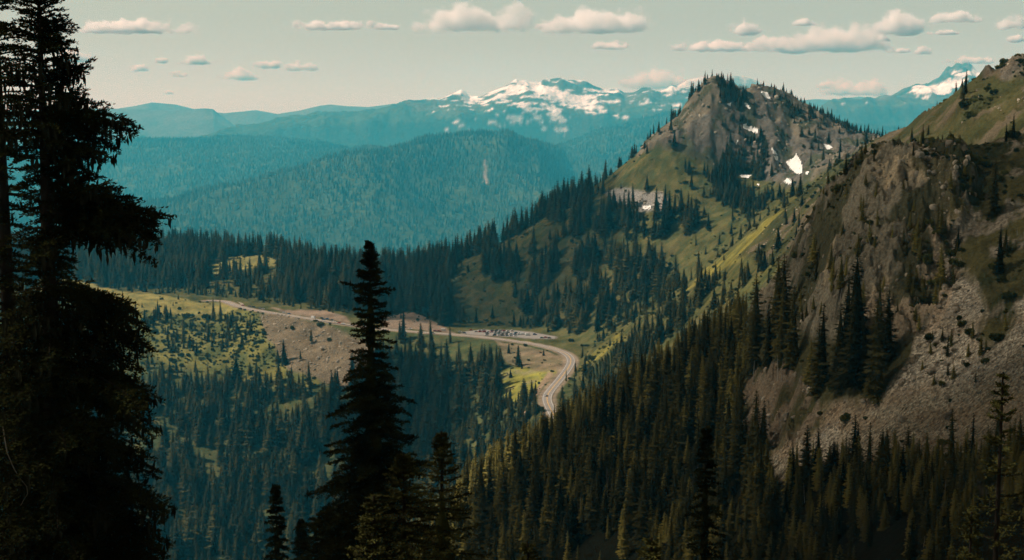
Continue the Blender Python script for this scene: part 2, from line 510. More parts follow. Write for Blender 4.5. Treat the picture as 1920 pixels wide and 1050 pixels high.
# rock areas
POLY = {
    'buttress': [(1395, 560), (1455, 520), (1490, 430), (1545, 350), (1600, 318), (1655, 292), (1720, 272), (1800, 270), (1835, 330), (1810, 420), (1790, 520),
                 (1760, 600), (1720, 640), (1640, 655), (1540, 650), (1470, 625), (1410, 600)],
    'ledge': [(1395, 705), (1470, 700), (1535, 720), (1540, 790), (1480, 850), (1400, 830), (1385, 760)],
    'talus': [(1765, 470), (1800, 500), (1832, 540), (1855, 600), (1830, 640), (1880, 650), (1925, 560), (2360, 420), (2360, 800), (1930, 840), (1830, 880), (1700, 890),
              (1560, 890), (1455, 900), (1440, 850), (1480, 820), (1540, 812), (1545, 765), (1600, 752), (1650, 745), (1700, 690), (1715, 640), (1750, 610), (1780, 540), (1768, 510)],
    'gully': [(1735, 440), (1752, 440), (1790, 540), (1770, 600), (1745, 640), (1730, 630), (1765, 540)],
    'peak': [(1190, 292), (1230, 255), (1270, 222), (1300, 175), (1325, 140), (1400, 150), (1470, 160), (1560, 215), (1650, 252), (1655, 290), (1600, 300), (1560, 320), (1510, 350),
             (1470, 360), (1420, 330), (1380, 300), (1330, 310), (1290, 290), (1240, 278)],
    'scree': [(485, 594), (520, 592), (600, 612), (660, 630), (700, 640), (690, 720), (640, 730), (590, 705), (545, 695), (520, 660), (500, 640)],
    'peak_talus': [(1130, 362), (1180, 352), (1240, 360), (1255, 378), (1240, 395), (1200, 398), (1160, 382)],
    'bank': [(710, 595), (740, 590), (775, 582), (800, 592), (830, 612), (860, 625), (720, 616)],
    'cut': [(505, 578), (580, 580), (650, 592), (655, 606), (600, 596), (540, 588)],
    'cut_side': [(930, 640), (1000, 650), (1050, 668), (1062, 680), (1045, 702), (1000, 695), (960, 682), (940, 660)],
    'road_side': [(1030, 700), (1040, 705), (1012, 760), (990, 780), (965, 800), (985, 770), (1005, 740)],
    'meadow_low': [(935, 700), (960, 690), (1005, 690), (1045, 690), (1045, 715), (1020, 730), (1005, 745), (970, 755), (940, 745)],
    'meadow_left': [(60, 515), (130, 525), (240, 545), (330, 560), (440, 570), (440, 585), (360, 592), (260, 585), (130, 560), (60, 545)],
    'meadow_upper': [(240, 560), (440, 570), (490, 600), (505, 640), (560, 690), (600, 715), (540, 730), (430, 715), (330, 690), (250, 640)],
    'clearing': [(388, 500), (430, 482), (480, 476), (525, 488), (520, 500), (470, 505), (430, 512), (390, 525)],
    'clearing2': [(590, 570), (600, 545), (625, 528), (640, 525), (635, 550), (620, 568)],
    'strip': [(1510, 372), (1515, 392), (1470, 425), (1400, 478), (1340, 520), (1280, 548), (1300, 528), (1370, 470), (1440, 410)],
    'strip2': [(1160, 625), (1180, 635), (1130, 668), (1095, 690), (1088, 678), (1110, 662)],
}
POLY_SEG = {'buttress': (3.5, 6.6), 'ledge': (3, 6.2), 'talus': (3, 6.2), 'gully': (3, 6.2), 'peak': (11.5, 15.9), 'scree': (8, 10.2), 'peak_talus': (12, 15), 'bank': (10, 13.2), 'cut': (10, 12.5),
            'cut_side': (8, 10.1), 'road_side': (7.5, 10.1), 'meadow_low': (8, 10), 'meadow_left': (8.5, 11.6), 'meadow_upper': (8.4, 10.2), 'clearing': (11, 15.2), 'clearing2': (10.3, 14),
            'strip': (8, 10.3), 'strip2': (8, 10.3)}


def warp(px, py, amp=9.0, scale=34.0, seed=5):
    return (px + amp * fbm(px, py, scale, 4, seed), py + 0.6 * amp * fbm(px, py, scale, 4, seed + 77))


WX, WY = warp(PX0, PY0)
MASK = {}
for k, poly in POLY.items():
    a, b = POLY_SEG[k]
    MASK[k] = in_poly(WX, WY, poly) & (SS >= a) & (SS <= b)


def soften(m, n=2):
    m = m.astype(float)
    for _ in range(n):
        p = np.pad(m, 1, mode='edge')
        m = (p[:-2, 1:-1] + p[2:, 1:-1] + p[1:-1, :-2] + p[1:-1, 2:] + 2 * m) / 6
    return m


# road in plan, everything on one level
ROAD_PX = [(388, 563.5), (410, 563), (428, 566), (442, 573), (460, 577.5), (480, 581.5), (520, 588), (560, 594), (600, 600.5), (640, 607), (690, 613.5), (733, 618.5), (800, 623.5), (860, 627.5), (920, 633.5),
           (960, 638.8), (1000, 644.6), (1030, 651), (1050, 657.5), (1063, 664), (1070, 671), (1071, 679), (1066, 689.5), (1058, 700), (1050, 711), (1041, 721), (1033, 731), (1027, 739), (1025, 747), (1027, 756), (1032, 766), (1039, 780), (1050, 800), (1066, 822)]


def smooth_path(P, n=6):
    P = np.asarray(P, float)
    t = np.arange(len(P))
    tt = np.linspace(0, len(P) - 1, (len(P) - 1) * n + 1)
    out = []
    for k in range(P.shape[1]):
        q = np.interp(tt, t, P[:, k])
        for _ in range(n * 2):
            q[1:-1] = 0.25 * q[:-2] + 0.5 * q[1:-1] + 0.25 * q[2:]
        out.append(q)
    return np.stack(out, 1)


ROAD = smooth_path(np.stack([on_level(a, b, ROAD_Z)[:2] for a, b in ROAD_PX]))
LOT_PX = [(868, 622), (900, 618.5), (960, 619), (1000, 623.5), (1042, 631), (1040, 635), (1000, 635), (960, 631.5), (900, 628.5), (868, 626)]
LOT = [tuple(on_level(a, b, ROAD_Z)[:2]) for a, b in LOT_PX]

# relief
seg_ = SS
ampl = np.interp(SS.ravel(), np.arange(len(AMP)), AMP).reshape(SS.shape)
rel = ampl * fbm(GX, GY, 55, 6, 3) + 0.35 * ampl * fbm(GX, GY, 9, 4, 9)
bt = soften(MASK['buttress'] | MASK['ledge'], 6)
rel += bt * (7.5 * fbm(GX * 1.0, GY * 0.35, 26, 6, 21, 0.55, True) + 3.0 * fbm(GX, GY, 9, 5, 23, 0.6, True) + 3.2 * fbm(GX, GY * 0.5, 13, 5, 27, 0.6, True) + 2.2 * fbm(GX, GY, 4.0, 5, 25, 0.65, True))
pk = soften(MASK['peak'], 6)
fade = np.where(SS > 14.6, 0.35, 1.0)
rel += pk * fade * (15 * fbm(GX, GY * 0.4, 70, 6, 41, 0.55, True) + 5 * fbm(GX, GY, 16, 4, 43))
rel += (SS > 14.5) * (SS < 15.4) * (GX > 250) * 2.5 * fbm(GX, GX * 0 + 3, 14, 4, 51)
bright = (seg_ > 7.5) & (seg_ < 10.3) & (GX > 190) & (GY < 1200)
rel += soften(bright, 8) * (3.6 * fbm(GX, GY * 0.6, 34, 6, 57, 0.6, True) + 1.4 * fbm(GX, GY, 7, 4, 59, 0.6, True))
crag = np.exp(-((PX0 - 1897) / 20.0) ** 2) * ((seg_ > 9.3) & (seg_ < 10.2)) + 0.7 * np.exp(-((PX0 - 1850) / 10.0) ** 2) * ((seg_ > 9.6) & (seg_ < 10.1))
rel += soften(crag, 3) * (3.0 + 6.0 * fbm(GX, GY, 14, 5, 63, 0.6, True))
rel += soften((seg_ > 3.5) & (seg_ <= 6.9) & (PX0 > 1780) & ~MASK['talus'], 6) * 2.6 * fbm(GX, GY, 16, 6, 65, 0.6, True)
rel += soften(MASK['talus'], 3) * 0.9 * fbm(GX, GY, 5, 4, 61)
GZ = GZ + rel
# benches for the road and the car park
near_road = (np.abs(GZ - ROAD_Z) < 90) & (GY > 1050) & (GY < 2200) & (GX < 150) & (GX > -600)
rd = np.full(GX.shape, 1e9)
rd[near_road] = seg_dist(GX[near_road], GY[near_road], ROAD[::2].tolist())
lotd = np.full(GX.shape, 1e9)
lotd[near_road] = np.where(in_poly(GX[near_road], GY[near_road], LOT), 0, seg_dist(GX[near_road], GY[near_road], LOT + LOT[:1]))
wr = 1 - smooth(7.0, 26.0, rd)
GZ = GZ * (1 - wr) + (ROAD_Z - 0.25) * wr
wlot = 1 - smooth(3.0, 14.0, lotd)
GZ = GZ * (1 - wlot) + (ROAD_Z - 0.22) * wlot
# the last bend must not be hidden by the ground in front of it
front = near_road & (rd < 60) & (GY < 1330) & (SS < 9.6) & (GX > 0)
GZ[front] = np.minimum(GZ[front], ROAD_Z - 0.3 + 0.05 * np.maximum(rd[front] - 8, 0))

# ------------------------------------------------------------------ what covers the ground
C_OLIVE, C_LUSH, C_DRY = (0.084, 0.081, 0.027), (0.20, 0.185, 0.045), (0.16, 0.13, 0.055)
C_FLOOR, C_ROCK, C_TALUS = (0.045, 0.045, 0.022), (0.19, 0.165, 0.115), (0.30, 0.255, 0.18)
C_DIRT, C_SCREE = (0.26, 0.19, 0.125), (0.175, 0.135, 0.085)
ground = np.zeros(GX.shape + (3,))
ground[:] = C_FLOOR
stone = np.zeros(GX.shape)


def paint(mask, color, k=1.0, st=None):
    w = (mask * k)[..., None]
    ground[:] = ground * (1 - w) + np.array(color) * w
    if st is not None:
        stone[:] = stone * (1 - mask * k) + st * mask * k


seg = SS
nz1 = fbm(GX, GY, 60, 5, 71)
nz2 = fbm(GX, GY, 18, 5, 73)
paint((seg > 8) & (seg < 16), C_OLIVE)
paint((seg > 8) & (seg < 10) & (GX < 60), (0.07, 0.08, 0.03))
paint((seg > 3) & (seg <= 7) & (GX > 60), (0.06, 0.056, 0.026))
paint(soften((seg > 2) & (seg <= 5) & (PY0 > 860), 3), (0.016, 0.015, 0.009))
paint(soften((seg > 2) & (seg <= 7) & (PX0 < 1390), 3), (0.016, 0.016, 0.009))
paint(soften((seg > 11.5) & (seg < 15.5) & (nz1 > 0.12), 2), (0.095, 0.085, 0.032), 0.8)
paint(soften((seg > 11.5) & (seg < 15.5) & (nz2 > 0.22), 1), (0.035, 0.05, 0.02), 0.6)
paint(soften((seg > 7.5) & (seg < 10.5) & (GX > 60) & (nz1 > 0.0), 2), (0.085, 0.08, 0.03), 0.8)
nz5 = fbm(GX, GY, 8, 5, 81, 0.65)
paint(soften((seg > 7.5) & (seg < 15.5) & (nz5 > 0.14), 1), (0.045, 0.055, 0.022), 0.65)
paint(soften((seg > 7.5) & (seg < 15.5) & (nz5 < -0.2), 1), (0.12, 0.10, 0.04), 0.6)
paint(soften(MASK['meadow_upper'], 2), (0.19, 0.17, 0.047), 0.8)
paint(soften(MASK['meadow_upper'] & (nz2 > 0.05), 2), (0.07, 0.085, 0.03), 0.8)
paint(soften(MASK['meadow_left'], 2), (0.25, 0.21, 0.068))
paint(soften(MASK['meadow_left'] & (nz5 > 0.12), 1), (0.13, 0.13, 0.045), 0.7)
paint(soften(MASK['clearing'] | MASK['clearing2'], 1), (0.20, 0.18, 0.06))
paint(soften(MASK['meadow_low'], 3), (0.25, 0.23, 0.048))
paint(soften(MASK['meadow_low'] & (nz5 > 0.1), 1), (0.15, 0.155, 0.045), 0.7)
paint(soften(MASK['meadow_low'] & (nz2 > 0.3), 1), (0.27, 0.23, 0.14), 0.6, 0.3)
paint(soften(MASK['strip'] | MASK['strip2'], 4), (0.15, 0.135, 0.036), 0.9)
paint(soften((MASK['strip'] | MASK['strip2']) & (nz2 + nz5 > 0.05), 2), (0.22, 0.185, 0.042), 0.8)
paint(soften((MASK['strip'] | MASK['strip2']) & (nz5 - nz2 > 0.25), 1), (0.06, 0.065, 0.024), 0.7)
# rocks
paint(soften(MASK['buttress'], 2), C_ROCK, 1.0, 0.25)
nz3 = fbm(GX, GY * 0.6, 5, 5, 75, 0.6, True)
nz4 = fbm(GX, GY * 0.5, 11, 5, 79, 0.6)
paint(soften(MASK['buttress'] & (nz4 > 0.08), 1), (0.34, 0.27, 0.17), 0.9, 0.3)
paint(soften(MASK['buttress'] & (nz3 < -0.25), 1), (0.04, 0.036, 0.026), 0.9, 0.1)
paint(soften(MASK['buttress'] & (nz2 > 0.12), 1), (0.05, 0.05, 0.024), 0.85, 0.0)
paint(soften(MASK['buttress'] & (nz1 > 0.2) & (nz2 < 0.1), 2), (0.30, 0.23, 0.15), 0.8, 0.3)
paint(soften(MASK['ledge'] & (nz2 < 0.15), 2), (0.18, 0.14, 0.095), 1.0, 0.3)
gr = (seg > 3.5) & (seg <= 7) & (PX0 > 1780) & ~MASK['talus']
paint(soften(gr & (nz5 + nz4 > 0.05), 1), (0.095, 0.085, 0.035), 0.8)
paint(soften(gr & (nz5 + 0.5 * nz4 < -0.15), 1), (0.035, 0.04, 0.018), 0.8)
paint(soften(gr & (nz4 - nz5 > 0.3), 1), (0.26, 0.22, 0.165), 0.8, 0.7)
paint(soften(MASK['talus'], 1), C_TALUS, 1.0, 1.0)
paint(soften(MASK['talus'] & (nz4 > 0.1), 2), (0.38, 0.33, 0.245), 0.8)
paint(soften(MASK['talus'] & (nz1 > 0.28), 2), (0.22, 0.16, 0.10), 0.7)
streak = fbm(GX * 1.0 + GY * 0.45, GY * 0.12, 7, 5, 83, 0.6)
paint(soften(MASK['talus'] & (streak > 0.12), 2), (0.22, 0.165, 0.105), 0.7, 0.6)
paint(soften(MASK['talus'] & (streak < -0.22), 2), (0.27, 0.24, 0.185), 0.7, 1.0)
tedge = soften(MASK['talus'], 16)
paint(soften(MASK['talus'] & (tedge < 0.85) & (nz2 + nz5 > 0.05), 2), (0.07, 0.066, 0.03), 0.85, 0.1)
paint(soften(MASK['gully'], 1), (0.36, 0.28, 0.19), 1.0, 0.6)
paint(soften(MASK['peak'], 2), (0.115, 0.10, 0.08), 1.0, 0.2)
paint(soften(MASK['peak'] & (nz1 > 0.1), 2), (0.17, 0.14, 0.095), 0.8)
paint(soften(MASK['peak'] & (nz2 > 0.2), 1), (0.05, 0.055, 0.028), 0.8)
paint(soften(MASK['scree'], 2), C_SCREE, 1.0, 0.8)
paint(soften(MASK['peak_talus'], 2), (0.26, 0.24, 0.21), 1.0, 0.8)
paint(soften(MASK['bank'] | MASK['cut'], 2), (0.23, 0.17, 0.12), 1.0, 0.5)
paint(soften(MASK['cut_side'], 3), (0.17, 0.135, 0.08), 0.85, 0.3)
paint(soften(MASK['cut_side'] & (nz2 > 0.05), 2), (0.26, 0.19, 0.12), 0.7, 0.3)
paint(soften(MASK['road_side'], 2), (0.27, 0.19, 0.13), 0.9, 0.4)
paint(1 - smooth(6.5, 10.0, rd), (0.26, 0.20, 0.14), 1.0, 0.3)
paint(1 - smooth(0.5, 4.0, lotd), (0.20, 0.17, 0.14), 1.0, 0.1)
# steep bare ground among the upper right grass
gzx = np.abs(np.gradient(GZ, axis=0) / np.maximum(np.gradient(GY, axis=0), 0.05))
paint(soften(bright, 2), (0.052, 0.05, 0.02), 0.9)
paint(soften(bright & (nz4 > 0.05), 1), (0.07, 0.062, 0.026), 0.8)
paint(soften(bright & (nz3 < -0.3), 1), (0.04, 0.04, 0.02), 0.7)
paint(soften(crag > 0.3, 2), (0.13, 0.11, 0.085), 0.9, 0.3)
paint(soften(bright & (nz2 + 0.5 * nz1 > 0.18), 2), (0.12, 0.092, 0.06), 0.8, 0.3)
paint(soften(bright & (nz2 + 0.4 * nz1 < -0.2), 2), (0.045, 0.048, 0.02), 0.8)

V = np.stack([GX, GY, GZ], -1).reshape(-1, 3)
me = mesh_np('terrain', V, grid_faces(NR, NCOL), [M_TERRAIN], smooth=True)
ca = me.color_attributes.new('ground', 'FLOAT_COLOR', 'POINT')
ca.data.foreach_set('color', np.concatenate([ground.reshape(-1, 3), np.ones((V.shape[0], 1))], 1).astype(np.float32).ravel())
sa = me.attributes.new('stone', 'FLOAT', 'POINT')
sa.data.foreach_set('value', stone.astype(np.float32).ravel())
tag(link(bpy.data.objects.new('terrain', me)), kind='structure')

# ------------------------------------------------------------------ far hills and mountains
FAR = [
    line([(-700, None, -740, 4300), (2700, None, -740, 4300)]),
    line([(-700, 485, None, 6000), (2700, 485, None, 6000)]),
    line([(-700, 430, None, 6700), (0, 420, None, 6700), (150, 408, None, 6700), (300, 394, None, 6700), (450, 362, None, 6800), (560, 330, None, 6900), (640, 304, None, 7000), (690, 292, None, 7000), (740, 292, None, 7000), (800, 310, None, 7000), (900, 352, None, 6900),
          (1000, 352, None, 6900), (1100, 340, None, 6900), (1200, 318, None, 6900), (1400, 305, None, 6900), (2700, 305, None, 6900)]),
    line([(-700, None, -600, 8200), (300, None, -590, 8200), (520, None, -440, 8200), (640, None, -330, 8100), (700, 288, None, 7350), (740, 284, None, 7300), (800, 288, None, 7300), (870, 282, None, 7300), (960, 300, None, 7300), (1010, 322, None, 7300),
          (1060, None, -420, 7800), (1130, None, -420, 8000), (1260, None, -380, 8200), (2700, None, -380, 8200)]),
    line([(-700, 290, None, 11000), (0, 286, None, 11000), (190, 277, None, 11000), (250, 264, None, 11000), (340, 262, None, 11000), (400, 263, None, 11000), (460, 259, None, 11000), (540, 262, None, 11000), (600, 268, None, 11000), (660, 279, None, 10600), (690, 282, None, 9800), (725, 282, None, 8200), (745, 277, None, 7700),
          (770, 269, None, 7600), (800, 262, None, 7600), (830, 260, None, 7600), (870, 252, None, 7600), (900, 250, None, 7600), (920, 252, None, 7600), (945, 249, None, 7600), (960, 252, None, 7600), (985, 262, None, 7650), (1010, 272, None, 7800), (1040, 277, None, 8800), (1060, 275, None, 10800), (1100, 258, None, 11000), (1130, 246, None, 11000), (1165, 238, None, 11000), (1200, 227, None, 11000), (1260, 216, None, 11000),
          (1500, 242, None, 11000), (1560, 232, None, 11000), (1620, 238, None, 11000), (1700, 242, None, 11000), (2700, 240, None, 11000)]),
    line([(-700, None, -640, 12300), (2700, None, -640, 12300)]),
    line([(-700, 300, None, 13300), (600, 288, None, 13300), (1000, 285, None, 13300), (1500, 262, None, 13300), (2700, 262, None, 13300)]),
    line([(-700, 280, None, 13500), (300, 272, None, 13500), (390, 262, None, 13500), (600, 242, None, 13500), (800, 226, None, 13500), (985, 212, None, 13500), (1100, 216, None, 13500), (1200, 212, None, 13500), (1290, 205, None, 13500),
          (1500, 235, None, 13500), (1560, 218, None, 13500), (1700, 208, None, 13500), (1800, 185, None, 13500), (1920, 175, None, 13500), (2700, 230, None, 13500)]),
    line([(-700, 280, None, 15000), (200, 272, None, 15000), (390, 262, None, 15000), (420, 250, None, 15000), (450, 241, None, 15000), (520, 229, None, 15000), (600, 212, None, 15000), (620, 211, None, 15000), (650, 213, None, 15000), (700, 207, None, 15000),
          (740, 197, None, 15000), (790, 190, None, 15000), (835, 184, None, 15000), (850, 180, None, 15000), (864, 178, None, 15000), (880, 187, None, 15000), (900, 183, None, 15000), (930, 168, None, 15000), (960, 156, None, 15000), (985, 149, None, 15000),
          (1010, 156, None, 15000), (1022, 151, None, 15000), (1040, 150, None, 15000), (1080, 151, None, 15000), (1098, 152, None, 15000), (1112, 161, None, 15000), (1130, 167, None, 15000), (1160, 167, None, 15000), (1172, 175, None, 15000), (1190, 172, None, 15000), (1205, 168, None, 15000), (1225, 168, None, 15000), (1240, 177, None, 15000),
          (1260, 167, None, 15000), (1285, 171, None, 15000), (1300, 178, None, 15000), (1400, 200, None, 15000), (1500, 222, None, 15000), (1540, 207, None, 15000), (1565, 187, None, 15000), (1580, 183, None, 15000), (1620, 187, None, 15000), (1650, 186, None, 15000), (1672, 178, None, 15000),
          (1690, 170, None, 15000), (1710, 166, None, 15000), (1740, 161, None, 15000), (1760, 152, None, 15000), (1768, 142, None, 15000), (1775, 135, None, 15000), (1786, 136, None, 15000), (1792, 130, None, 15000), (1806, 127, None, 15000), (1818, 126, None, 15000), (1826, 134, None, 15000), (1832, 142, None, 15000),
          (1920, 160, None, 15000), (2200, 190, None, 15000), (2700, 230, None, 15000)]),
    line([(-700, None, -420, 17000), (2700, None, -420, 17000)]),
    line([(-700, 215, None, 20000), (100, 207, None, 20000), (200, 204, None, 20000), (260, 206, None, 20000), (330, 209, None, 20000), (384, 205, None, 20000), (400, 206, None, 20000), (412, 216, None, 20000), (440, 236, None, 20000), (480, 250, None, 20000), (600, 262, None, 20000), (2700, 262, None, 20000)]),
    line([(-700, None, -500, 22500), (2700, None, -500, 22500)]),
    line([(-700, 212, None, 26000), (200, 207, None, 26000), (250, 199, None, 26000), (285, 192, None, 26000), (300, 193, None, 26000), (330, 196, None, 26000), (370, 206, None, 26000), (420, 212, None, 26000), (480, 206, None, 26000), (500, 210, None, 26000), (520, 214, None, 26000), (560, 208, None, 26000), (600, 198, None, 26000), (620, 196, None, 26000),
          (650, 199, None, 26000), (690, 201, None, 26000), (740, 195, None, 26000), (800, 205, None, 26000), (1000, 212, None, 26000), (1200, 200, None, 26000), (1495, 188, None, 26000), (1530, 185, None, 26000), (1565, 187, None, 26000), (1610, 181, None, 26000), (1650, 186, None, 26000), (1700, 200, None, 26000), (2700, 205, None, 26000)]),
    line([(-700, None, -500, 27500), (2700, None, -500, 27500)]),
    line([(-700, 235, None, 30000), (1180, 222, None, 30000), (1220, 195, None, 30000), (1265, 164, None, 30000), (1290, 150, None, 30000), (1315, 145, None, 30000), (1345, 142, None, 30000), (1380, 142, None, 30000), (1405, 146, None, 30000), (1440, 157, None, 30000), (1480, 176, None, 30000), (1540, 210, None, 30000), (1700, 235, None, 30000), (2700, 240, None, 30000)]),
    line([(-700, None, -500, 31500), (2700, None, -500, 31500)]),
]
# the far country lies farther off than first laid out: the same sight lines, longer
KFAR = [1.4, 1.4, 1.4, 1.4, 1.4, 1.35, 1.3, 1.3, 1.3, 1.25, 1.15, 1.08, 0.98, 0.96, 0.90, 0.91]
FAR = [(u, d * q, z * q) for (u, d, z), q in zip(FAR, KFAR)]
FROWS = [10, 40, 60, 44, 60, 10, 24, 60, 110, 10, 22, 8, 18, 8, 22]
FAMP = [20, 70, 110, 120, 30, 60, 110, 130, 13, 50, 34, 40, 20, 40, 12, 10]
FN = 1700
FU, FS, FY, FZ = build_grid(FAR, FROWS, FN, (-720 - 960) / F, (2720 - 960) / F)
FX = FU[None, :] * FY
FSS = np.repeat(FS[:, None], FN, 1)
FPX, FPY = project(FX, FY, FZ)
fa = np.interp(FSS.ravel(), np.arange(len(FAMP)), FAMP).reshape(FSS.shape)
frel = fa * fbm(FX, FY * 0.7, 1700, 8, 101, 0.55)
frel += (FSS < 5) * 0.8 * fa * fbm(FX, FY * 0.5, 900, 5, 107, 0.5, True)
knob = smooth(740, 830, FPX) * (1 - smooth(985, 1040, FPX)) * smooth(2.0, 3.2, FSS) * (1 - smooth(3.85, 4.2, FSS))
frel += knob * 110 * (fbm(FX, FY * 0.12, 380, 5, 109, 0.55, True) - 0.1)
ms = smooth(5.5, 7, FSS) * (1 - smooth(8.0, 9, FSS))
frel += ms * np.where(FSS > 7.75, 0.12, 1.0) * 110 * fbm(FX, FY * 0.45, 1100, 8, 131, 0.55, True)
FZ = FZ + frel
FZ = FZ + smooth(6.3, 7.2, FSS) * (1 - smooth(8.1, 8.6, FSS)) * np.where(FSS > 7.7, 0.45, 1.0) * np.where(FPX > 1540, 75, 42) * (fbm(FX, FY * 0.3, 420, 5, 133, 0.55, True) - 0.1)
C_FAR = np.array((0.05, 0.07, 0.036))
fcol = np.zeros(FX.shape + (3,)); fcol[:] = C_FAR
fn1, fn2 = fbm(FX, FY, 500, 6, 151, 0.6), fbm(FX, FY, 130, 5, 157, 0.6)


def fpaint(mask, color, k=1.0):
    w = (np.asarray(mask, float) * k)[..., None]
    fcol[:] = fcol * (1 - w) + np.array(color) * w


# open slopes and rock above the trees on the snowy mountains
fpaint((FSS > 6) & (FSS < 9) & (FPX > 740) & (fn1 > -0.05), (0.085, 0.095, 0.05), 0.8)
fpaint((FSS > 7.2) & (FSS < 8.6) & (FPX > 760) & (fn2 > 0.0), (0.12, 0.12, 0.085), 0.7)
# old snow: where the slope is not too steep, above a snow line, broken by rock ribs
fdx = np.gradient(FZ, axis=1) / np.maximum(np.gradient(FX, axis=1), 1e-3)
fh = FZ
rib = fbm(FX * 0.8 + FZ * 0.9, FZ * 1.6 + FY * 0.25, 300, 6, 163, 0.6)
rib2 = fbm(FX - FZ * 1.2, FZ * 2.4 + FY * 0.3, 120, 5, 167, 0.6)
main = np.exp(-((FPX - 1005) / 165.0) ** 2)
dome = smooth(290, 150, FPY + 70 * (1 - main))
snow = (0.66 * dome + 0.85 * rib + 0.85 * rib2 > 0.45) & (FSS > 6.4) & (FSS < 8.5) & (FPX > 800) & (FPX < 1300)
snow &= ~((FPX > 1015) & (FPX < 1120) & (FPY > 154) & (FPY < 163) & (rib2 > -0.3))
right_peak = in_poly(FPX + 6 * rib, FPY + 5 * rib2, [(1690, 178), (1760, 158), (1790, 142), (1835, 138), (1850, 150), (1800, 165), (1740, 185), (1700, 186), (1670, 182)])
snow |= right_peak & (rib + rib2 > 0.0) & (FSS > 6.6) & (FSS < 8.5)
snow |= in_poly(FPX, FPY, [(1788, 145), (1835, 137), (1838, 150), (1800, 152)]) & (FSS > 7) & (FSS < 8.3)
snow |= (FPX > 1220) & (FPX < 1310) & (rib2 > 0.35) & (FSS > 7) & (FSS < 8.4)
snow |= (FPX > 1540) & (FPX < 1700) & (rib2 > 0.45) & (FSS > 7) & (FSS < 8.2)
snow |= (FSS > 13.2) & (FPX > 1200) & (FPX < 1560) & (fbm(FX, FZ * 2 + FY * 0.2, 900, 5, 171, 0.6) > -0.15) & (FPY < 190)
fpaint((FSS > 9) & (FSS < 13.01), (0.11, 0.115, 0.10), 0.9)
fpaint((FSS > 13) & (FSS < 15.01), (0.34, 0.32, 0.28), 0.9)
fpaint(soften(snow, 1), (0.77, 0.87, 0.92))
# rock slide scars in the forested ridge
for poly, c in (([(908, 292), (913, 292), (914, 318), (915, 332), (909, 346), (904, 346), (908, 325)], (0.42, 0.36, 0.30)), ([(968, 318), (985, 312), (986, 322), (972, 330)], (0.2, 0.19, 0.14))):
    wx, wy = warp(FPX, FPY, 3, 12, 8)
    fpaint(soften(in_poly(wx, wy, poly) & (FSS > 1) & (FSS < 5), 1), c, 0.9)

fmats = [M_FAR]
for nm, s0, s1 in (('forested_hills', 0, 5), ('snowy_mountains', 5, 9), ('distant_ridges', 9, 13), ('distant_volcano', 13, 15)):
    r0, r1 = np.searchsorted(FS, s0), np.searchsorted(FS, s1) + 1
    sl = slice(r0, r1)
    vv = np.stack([FX[sl], FY[sl], FZ[sl]], -1).reshape(-1, 3)
    me = mesh_np(nm, vv, grid_faces(r1 - r0, FN), fmats, smooth=True)
    ca = me.color_attributes.new('ground', 'FLOAT_COLOR', 'POINT')
    ca.data.foreach_set('color', np.concatenate([fcol[sl].reshape(-1, 3), np.ones((vv.shape[0], 1))], 1).astype(np.float32).ravel())
    sa = me.attributes.new('stone', 'FLOAT', 'POINT')
    sa.data.foreach_set('value', np.zeros(len(vv), np.float32))
    tag(link(bpy.data.objects.new(nm, me)), kind='structure')

# ------------------------------------------------------------------ firs: crown of drooping sprays round a thin trunk
def kites(P0, P1, W, up):
    """folded leaf-shaped sprays from P0 to P1, half width W; 4 verts, 2 triangles each"""
    D = P1 - P0
    side = np.cross(D, up)
    side /= np.linalg.norm(side, axis=1, keepdims=True) + 1e-9
    mid = P0 + D * 0.55
    drop = -0.35 * W[:, None] * up
    Lf = mid + side * W[:, None] + drop
    Rt = mid - side * W[:, None] + drop
    n = len(P0)
    Vv = np.stack([P0, Lf, P1, Rt], 1).reshape(-1, 3)
    i = np.arange(n)[:, None] * 4
    Fv = np.concatenate([i + [[0, 1, 2]], i + [[0, 2, 3]]], 1).reshape(-1, 3)
    return Vv, Fv


def cone_mesh(H, r0, r1, z0, n, rng, rag=0.25):
    a = np.arange(n) * 2 * math.pi / n
    rr = r0 * (1 + rag * rng.uniform(-1, 1, n))
    lo = np.stack([rr * np.cos(a), rr * np.sin(a), np.full(n, z0)], 1)
    hi = np.stack([r1 * np.cos(a), r1 * np.sin(a), np.full(n, H)], 1)
    Vv = np.concatenate([lo, hi])
    i = np.arange(n); j = (i + 1) % n
    return Vv, np.concatenate([np.stack([i, j, j + n], 1), np.stack([i, j + n, i + n], 1)])


def merge(parts):
    vs, fs, o = [], [], 0
    for v, f in parts:
        vs.append(v); fs.append(f + o); o += len(v)
    return np.concatenate(vs), np.concatenate(fs)


